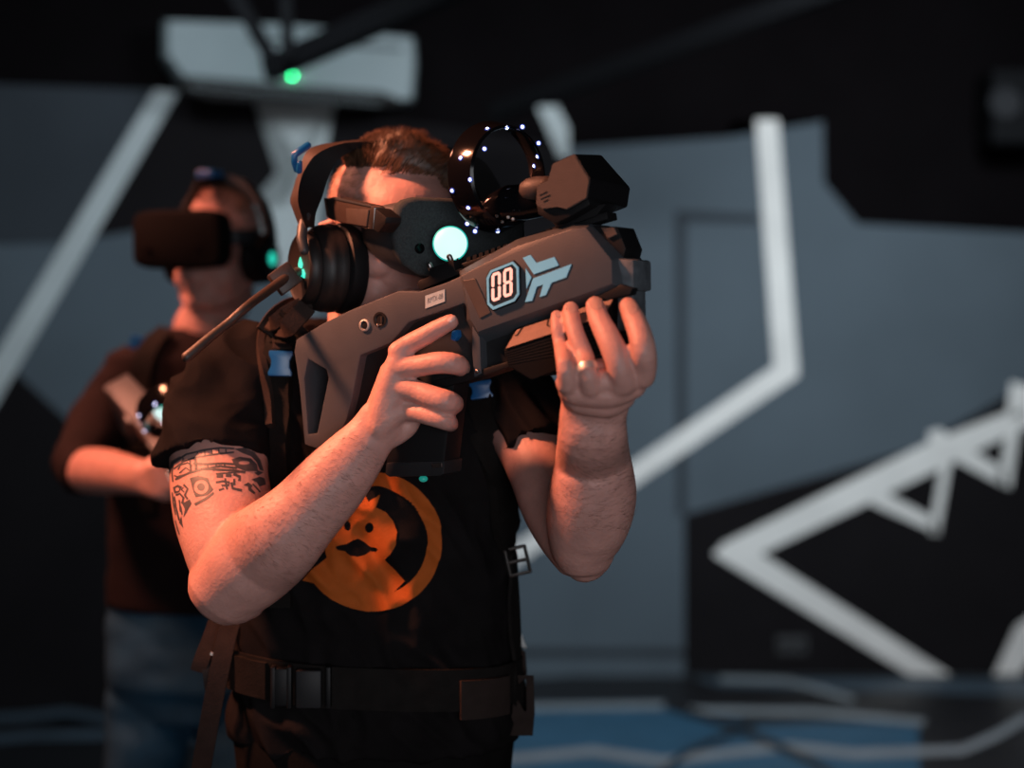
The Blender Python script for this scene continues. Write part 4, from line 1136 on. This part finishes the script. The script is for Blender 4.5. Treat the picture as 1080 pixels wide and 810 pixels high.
# shoulder strap at the picture's left
bm = NB(); strap(bm, shirt_bvh, [(312, 338), (304, 350), (297, 372), (294, 400), (292, 440), (292, 490), (292, 560), (292, 640)], .046, .012, .001, 2.0); obj('shoulder_strap', bm, M_WEB, hz, True, 40)
bm = NB(); strap(bm, shirt_bvh, [(326, 322), (318, 332), (308, 342), (300, 356), (298, 372)], .026, .005, .016, 2.0); obj('strap_webbing', bm, M_WEB2, hz, True, 40)
bm = NB(); strap(bm, shirt_bvh, [(330, 318), (310, 326), (292, 340), (279, 356)], .020, .006, .018, 2.02); obj('strap_webbing', bm, M_WEB2, hz, True, 40)
bm = NB(); strap(bm, shirt_bvh, [(275, 352), (274, 370), (276, 395), (279, 420), (280, 450)], .010, .010, .002, 2.0); obj('strap_edge', bm, M_WEB2, hz, True, 40)
def buckle(px, py, ang, w_, h_, parent, lift, m):
    loc, n = hit(shirt_bvh, px, py)
    n = Vector((n.x * .3, -1, n.z * .2)).normalized()
    u = Vector((math.cos(ang), 0, math.sin(ang))); u = (u - n * u.dot(n)).normalized(); v = n.cross(u)
    if v.z < 0: v = -v
    pts = [(-.5, -.5), (.5, -.5), (.52, -.36), (.40, -.12), (.40, .12), (.52, .34), (.5, .5), (-.5, .5), (-.52, .34), (-.40, .12), (-.40, -.12), (-.52, -.36)]
    c = loc + n * lift
    bm = NB()
    add_fill_prism(bm, [pts], lambda a, b: c + u * a * w_ + v * b * h_ + n * .010, lambda a, b: c + u * a * w_ + v * b * h_, .0018)
    return obj('buckle', bm, m, parent, True, 40)
buckle(297.5, 384, R(-2), .031, .034, hz, .014, M_BLUE)['label'] = 'blue side-release buckle'
# strap at the picture's right
bm = NB(); strap(bm, shirt_bvh, [(470, 345), (490, 365), (502, 395), (510, 430), (518, 480), (526, 530), (534, 575)], .046, .012, .001, 2.0); obj('shoulder_strap', bm, M_WEB, hz, True, 40)
buckle(509, 412, R(8), .030, .024, hz, .014, M_BLUE)['label'] = 'blue side-release buckle'
bm = NB(); strap(bm, shirt_bvh, [(536, 575), (537, 610), (538, 650), (541, 700), (544, 735), (546, 762)], .030, .005, .004, 2.02); obj('side_strap', bm, M_WEB2 if False else M_WEB, hz, True, 40)
loc, n = hit(shirt_bvh, 536, 592)
bm = NB(); c = loc + n * .014; u = Vector((.97, 0, .22)).normalized(); v = Vector((-.22, 0, .97))
for k in (-.5, .0, .5):
    add_tube(bm, [c - u * .014 + v * k * .036, c + u * .014 + v * k * .036], .0024, 8)
for k in (-1, 1):
    add_tube(bm, [c + u * .014 * k - v * .018, c + u * .014 * k + v * .018], .0024, 8)
obj('ladder_lock', bm, M_STEEL, hz, True, 40)
# waist belt
def belt_loft(bm, y0, y1, off, a0=0, a1=360, tilt=0.0, n=64):
    rings = []
    full = a1 - a0 >= 360
    for k in range(n + (0 if full else 1)):
        t = R(a0 + (a1 - a0) * k / n); c, s = math.cos(t), math.sin(t)
        ring = []
        for yy, o_ in ((y0, off), (y0, off + .005), (y1, off + .005), (y1, off)):
            a, b = .203 + o_, .139 + o_
            ring.append(Vector((TX + a * math.copysign(abs(c) ** (2 / 2.4), c), TY + b * math.copysign(abs(s) ** (2 / 2.4), s), tz(yy) + tilt * c)))
        rings.append(ring)
    if full:
        rings.append(rings[0]); add_ring_loft(bm, rings, caps=False); bmesh.ops.remove_doubles(bm, verts=bm.verts, dist=1e-6)
    else: add_ring_loft(bm, rings)
bm = NB(); belt_loft(bm, 700, 744, .002, tilt=-.012); belt = obj('waist_belt', bm, M_WEB, hz, True, 40)
bm = NB(); belt_loft(bm, 703, 741, .008, 203, 236, tilt=-.012, n=14); obj('belt_pad', bm, M_WEB, belt, True, 40)
bm = NB(); belt_loft(bm, 711, 752, .008, 302, 330, tilt=-.012, n=14); obj('belt_pad', bm, M_WEB2, belt, True, 40)
yb = TY - .139
def bpl(px, py, w_, h_, th, y=None):
    return Vector((xpx(px, 2.0), (TY - .139 - .012) if y is None else y, zpx(py, 2.0)))
bm = NB()
add_box(bm, bpl(327, 724, 0, 0, 0), (.034, .014, .050), None, .003); b1_ = obj('belt_buckle', bm, M_GUND, belt, True, 40)
bm = NB(); add_box(bm, bpl(298, 722, 0, 0, 0), (.026, .012, .050), None, .003); obj('buckle_prong', bm, M_BLACK, b1_, True, 40)
for px in (290, 307, 348):
    bm = NB(); add_box(bm, bpl(px, 722, 0, 0, 0), (.006, .017, .054), None, .001); obj('buckle_bar', bm, M_BLACK, b1_, True, 40)
# loose straps at the sides
def hang(bm, pts, w_, th, yaw=0.0):
    cs = catmull([P(*p) for p in pts], 5)
    rings = []
    for i, c in enumerate(cs):
        t = (cs[min(i + 1, len(cs) - 1)] - cs[max(i - 1, 0)]).normalized()
        n = Vector((math.sin(yaw), -math.cos(yaw), 0)); s = t.cross(n).normalized(); n = s.cross(t).normalized()
        rings.append([c - s * w_ / 2 - n * th / 2, c + s * w_ / 2 - n * th / 2, c + s * w_ / 2 + n * th / 2, c - s * w_ / 2 + n * th / 2])
    add_ring_loft(bm, rings)
bm = NB(); hang(bm, [(246, 648, 2.06), (240, 668, 2.05), (233, 700, 2.04), (224, 745, 2.04), (214, 800, 2.05), (206, 850, 2.06)], .026, .004); obj('hanging_strap', bm, M_WEB2, hz, True, 40)
bm = NB(); hang(bm, [(229, 652, 2.07), (222, 672, 2.06), (213, 695, 2.05), (209, 708, 2.05)], .021, .005); obj('hanging_strap', bm, M_WEB2, hz, True, 40)
bm = NB(); hang(bm, [(218, 690, 2.06), (219, 705, 2.05), (222, 728, 2.05)], .014, .006); obj('strap_end', bm, M_BLACK, hz, True, 40)
bm = NB(); hang(bm, [(222, 689, 2.045), (231, 692, 2.045)], .004, .003); obj('strap_clip', bm, M_METAL, hz, True, 40)
bm = NB()
add_fill_prism(bm, [[(543, 712), (563, 712), (564, 752), (562, 776), (536, 776), (540, 752)], [(547, 722), (553, 716), (555, 716), (555, 750), (553, 750), (545, 736)]], lambda a, b: P(a, b, 2.08), lambda a, b: P(a, b, 2.092), .001)
obj('side_ring_plate', bm, M_WEB2, hz, True, 40)
bm = NB(); add_fill_prism(bm, [[(543, 655), (547, 660), (556, 684), (544, 682)]], lambda a, b: P(a, b, 2.16), lambda a, b: P(a, b, 2.20), .002); obj('side_tag', bm, mat('pale_tag', (.5, .52, .52), .6), hz, True)
bm = NB(); add_fill_prism(bm, [[(541, 684), (554, 686), (556, 712), (543, 714)]], lambda a, b: P(a, b, 2.12), lambda a, b: P(a, b, 2.16), .003); obj('side_pad', bm, M_WEB2, hz, True)
# collar strap ends behind the neck
bm = NB(); hang(bm, [(281, 352, 2.04), (292, 336, 2.05), (306, 326, 2.07), (322, 322, 2.10)], .030, .008, R(20)); obj('load_strap', bm, M_WEB2, hz, True, 40)
# ---------------------------------------------------------------- the man behind
DB = 3.1
man2 = empty('person', (xpx(208, DB), DB, 0))
tag(man2, 'blurred man in dark top and blue jeans wearing a headset beside the wall', 'person')
HM2 = head_frame(P(230, 267, DB), R(-18), R(0))
H2I = HM2.inverted()
def z2(py): return zpx(py, DB)
X2 = xpx(208, DB)
bm = NB()
add_head(bm, HM2)
add_tube(bm, [HM2 @ Vector((0, -.02, -.02)), HM2 @ Vector((0, -.03, -.08)), Vector((xpx(214, DB), DB + .03, z2(345))), Vector((xpx(212, DB), DB + .05, z2(375)))], [.060, .062, .066, .08], 20)
torso_loft(bm, [(z2(352), X2, DB + .05, .09, .07), (z2(372), X2, DB + .05, .17, .09), (z2(420), X2, DB + .05, .18, .11), (z2(520), X2, DB + .05, .17, .115), (z2(640), X2 - .01, DB + .05, .165, .115), (z2(690), X2, DB + .05, .14, .10)])
legs_into(bm, X2 - .02, DB + .05, .86, .10, .08, .058, .045)
limb_px(bm, [(150, 385, DB + .04, 24, 1), (120, 420, DB + .01, 23, 1), (98, 462, DB - .09, 22, 1), (86, 494, DB - .18, 22, 1)], 18)
limb_px(bm, [(84, 496, DB - .18, 23, 1), (105, 497, DB - .25, 25, 1), (130, 500, DB - .33, 22, .95), (150, 504, DB - .40, 19, .8)], 18)
for k, (x, y) in enumerate(((172, 492), (176, 503), (177, 513), (173, 522))):
    finger(bm, [(150, 503 + k * 2, DB - .40, 13), (162, lerp(503, y, .7), DB - .42, 10), (x, y, DB - .42, 7.5), (x + 8, y + 1, DB - .405, 6.5), (x + 6, y + 2, DB - .38, 6)], 10)
finger(bm, [(152, 496, DB - .40, 10), (166, 486, DB - .40, 8), (178, 482, DB - .39, 6.5)], 10)
limb_px(bm, [(272, 385, DB + .04, 24, 1), (296, 425, DB + .02, 22, 1), (300, 470, DB - .02, 20, 1), (290, 488, DB - .04, 18, 1)], 18)
limb_px(bm, [(292, 486, DB - .04, 18, 1), (262, 482, DB - .12, 18, 1), (235, 474, DB - .20, 15, .9)], 18)
for k in range(4):
    finger(bm, [(236, 474 + k * 2, DB - .20, 10), (224, 466 + k * 6, DB - .215, 7), (214, 464 + k * 7, DB - .215, 6), (208, 464 + k * 7, DB - .195, 5.5)], 10)
finger(bm, [(234, 468, DB - .20, 8), (224, 460, DB - .19, 6), (214, 456, DB - .18, 5)], 10)
b2 = remeshed('body', bm, .005, 4, .5)
link_mesh('body', b2, M_SKIN, man2, True)
M_TOP = mat('dark_maroon_top', (0.013, 0.0065, 0.007), .9, var=.3, vscale=10, bump=.3, bscale=300, spec=.2)
bm = NB()
torso_loft(bm, [(z2(347), X2 + .01, DB + .045, .085, .075), (z2(358), X2, DB + .045, .125, .088), (z2(375), X2, DB + .05, .195, .11), (z2(430), X2, DB + .05, .205, .128), (z2(520), X2, DB + .05, .19, .13), (z2(600), X2 - .01, DB + .05, .182, .132), (z2(640), X2 - .01, DB + .05, .186, .135)])
limb_px(bm, [(165, 375, DB + .05, 24, 1), (142, 392, DB + .04, 29, 1), (116, 425, DB + .01, 30, 1), (94, 462, DB - .09, 30, 1), (82, 492, DB - .18, 28, 1), (88, 498, DB - .20, 27, 1), (89, 498, DB - .20, 24, 1)], 20, dense=False)
limb_px(bm, [(255, 375, DB + .05, 24, 1), (276, 392, DB + .04, 29, 1), (298, 425, DB + .02, 28, 1), (303, 470, DB - .02, 26, 1), (290, 488, DB - .05, 23, 1), (278, 486, DB - .08, 21, 1)], 20)
t2 = remeshed('long_sleeved_top', bm, .007, 4, .5, lambda c, n: noise.noise(Vector((c.x * 12, c.y * 12, c.z * 18))) * .006)
t2b = bvh_of(t2)
top2 = link_mesh('long_sleeved_top', t2, M_TOP, man2, True)
bm = NB()
torso_loft(bm, [(z2(632), X2 - .01, DB + .05, .178, .128), (z2(680), X2 - .01, DB + .05, .186, .135), (z2(720), X2 - .015, DB + .05, .180, .135), (z2(760), X2 - .015, DB + .05, .12, .10)])
legs_into(bm, X2 - .02, DB + .05, .88, .112, .096, .076, .064)
j2 = remeshed('jeans', bm, .007, 3, .5, lambda c, n: noise.noise(Vector((c.x * 10, c.y * 10, c.z * 20))) * .007)
jeans = link_mesh('jeans', j2, M_JEANS, man2, True)
jb = bvh_of(j2)
for s in (-1, 1):
    bm = NB(); add_shoe(bm, X2 - .02 + s * .123, DB + .07, R(s * 8)); obj('shoe', bm, M_SHOE, man2, True, 50)
# short hair
bm = NB(); random.seed(23)
top_hair(bm, HM2, 1100, .014, .0011, sweep=(.1, -.2)); side_hair(bm, HM2, 900, .0007, .009)
obj('hair', bm, mat('thin_fair_hair', (0.14, 0.07, 0.045), .6), man2, True)
# headset
h2 = empty('vr_headset', M=HM2)
tag(h2, 'blurred dark VR headset on the face of the man in jeans', 'VR headset')
def rect(hw, hh, f, r_=.35, n=28, uz=.022, cx_=0.0):
    out = []
    for k in range(n):
        t = 2 * math.pi * k / n; c, s = math.cos(t), math.sin(t)
        out.append(Vector((cx_ + hw * math.copysign(abs(c) ** r_, c), f, uz + hh * math.copysign(abs(s) ** r_, s))))
    return out
bm = NB(); add_ring_loft(bm, [rect(.086, .050, .172), rect(.094, .056, .168), rect(.096, .058, .15), rect(.094, .056, .118), rect(.080, .05, .09)]); vb = obj('visor_shell', bm, mat('visor_black', (0.006, 0.005, 0.005), .8, spec=.05), h2, smooth=50)
bm = NB(); add_ring_loft(bm, [rect(.070, .046, .092), rect(.066, .044, .070)]); obj('face_gasket', bm, M_BLACK, h2, smooth=50)
for s in (-1, 1):
    bm = NB(); add_box(bm, (s * .088, .05, .03), (.014, .10, .030), Matrix.Rotation(R(-4), 3, 'X'), .004); obj('side_arm', bm, M_VISORS, h2)
    bm = NB(); add_lathe(bm, [(.006, 0), (.006, .003), (.004, .003)], axis_matrix(Vector((s * .055, .171, .0)), (0, 1, 0)), 16); obj('camera_lens', bm, M_GLOSS, vb, smooth=40)
bm = NB(); add_tube(bm, [Vector((0, .13, .078)), Vector((0, .08, .135)), Vector((0, 0, .150)), Vector((0, -.09, .115)), Vector((0, -.118, .05))], [.008, .009, .010, .010, .012], 10, hint=Vector((1, 0, 0))); obj('top_strap', bm, M_WEB, h2, smooth=50)
bm = NB(); add_box(bm, (.012, .012, .160), (.040, .05, .018), None, .006); obj('blue_clip', bm, M_BLUE, h2)
# headphones
p2 = empty('headphones', M=HM2)
tag(p2, 'blurred black headphones with round teal light on the man in jeans', 'headphones')
for s in (1, -1):
    MM = axis_matrix(Vector((0, -.012, -.012)), (s, 0, 0))
    bm = NB(); add_lathe(bm, [(.036, .066), (.050, .068), (.053, .078), (.050, .090)], MM, 32); obj('ear_cushion', bm, M_BLACK, p2, smooth=50)
    bm = NB(); add_lathe(bm, [(.047, .088), (.052, .094), (.050, .108), (.040, .114), (.02, .116)], MM, 32); cup = obj('ear_cup', bm, M_BLACK, p2, smooth=50)
    bm = NB(); add_lathe(bm, [(.013, .114), (.013, .118), (.008, .1195)], MM, 24); obj('lit_badge', bm, M_TEAL, cup, smooth=50)
bm = NB()
arc_ = [Vector((.104 * math.cos(R(a)), -.03, .02 + .135 * math.sin(R(a)))) for a in range(0, 181, 12)]
rings = []
for i, c in enumerate(arc_):
    t = (arc_[min(i + 1, len(arc_) - 1)] - arc_[max(i - 1, 0)]).normalized(); n = Vector((0, 1, 0)).cross(t)
    rings.append([c + Vector((0, .018, 0)) - n * .006, c + Vector((0, .018, 0)) + n * .006, c - Vector((0, .018, 0)) + n * .006, c - Vector((0, .018, 0)) - n * .006])
add_ring_loft(bm, rings); obj('headband', bm, M_VISORS, p2, smooth=50)
# harness
k2 = empty('backpack_harness', (X2, DB + .2, z2(480)))
tag(k2, 'blurred dark backpack harness with blue buckle on the man in jeans', 'backpack')
bm = NB(); add_box(bm, (X2, DB + .27, z2(480)), (.32, .14, .44), None, .03); obj('pack', bm, M_WEB, k2, True)
for pp in ([(178, 352), (160, 368), (150, 395), (148, 430), (150, 480), (156, 540)], [(238, 352), (256, 368), (264, 395), (266, 430), (262, 480), (256, 540)]):
    bm = NB(); strap(bm, t2b, pp, .045, .012, .002, DB - .05); obj('shoulder_strap', bm, M_WEB, k2, True)
for px in (147, 262):
    loc, n = hit(t2b, px, 361)
    if loc is None: loc = P(px, 361, DB - .04)
    bm = NB(); add_box(bm, loc + Vector((0, -.018, 0)), (.030, .014, .030), Matrix.Rotation(R(15), 3, 'Y'), .004); obj('buckle', bm, M_BLUE, k2, True)['label'] = 'blue buckle'

# his rifle: a copy of the first, held low across the body
def copy_tree(o, parent=None):
    c = o.copy(); COL.objects.link(c)
    if parent: c.parent = parent; c.matrix_parent_inverse = o.matrix_parent_inverse.copy()
    for ch in o.children: copy_tree(ch, c)
    return c
gun2 = copy_tree(gun)
gun2['label'] = 'blurred dark laser-tag rifle held low by the man in jeans'
fwd = Vector((.60, -.48, -.64)).normalized()
zax = Vector((0, -.8, .6)); zax = (zax - fwd * zax.dot(fwd)).normalized(); yax = zax.cross(fwd)
Mg = Matrix((fwd, yax, zax)).transposed().to_4x4()
ringl = GMI @ P(527, 190, 1.89)
Mg.translation = P(197, 422, 2.62) - Mg.to_3x3() @ ringl
gun2.matrix_world = Mg
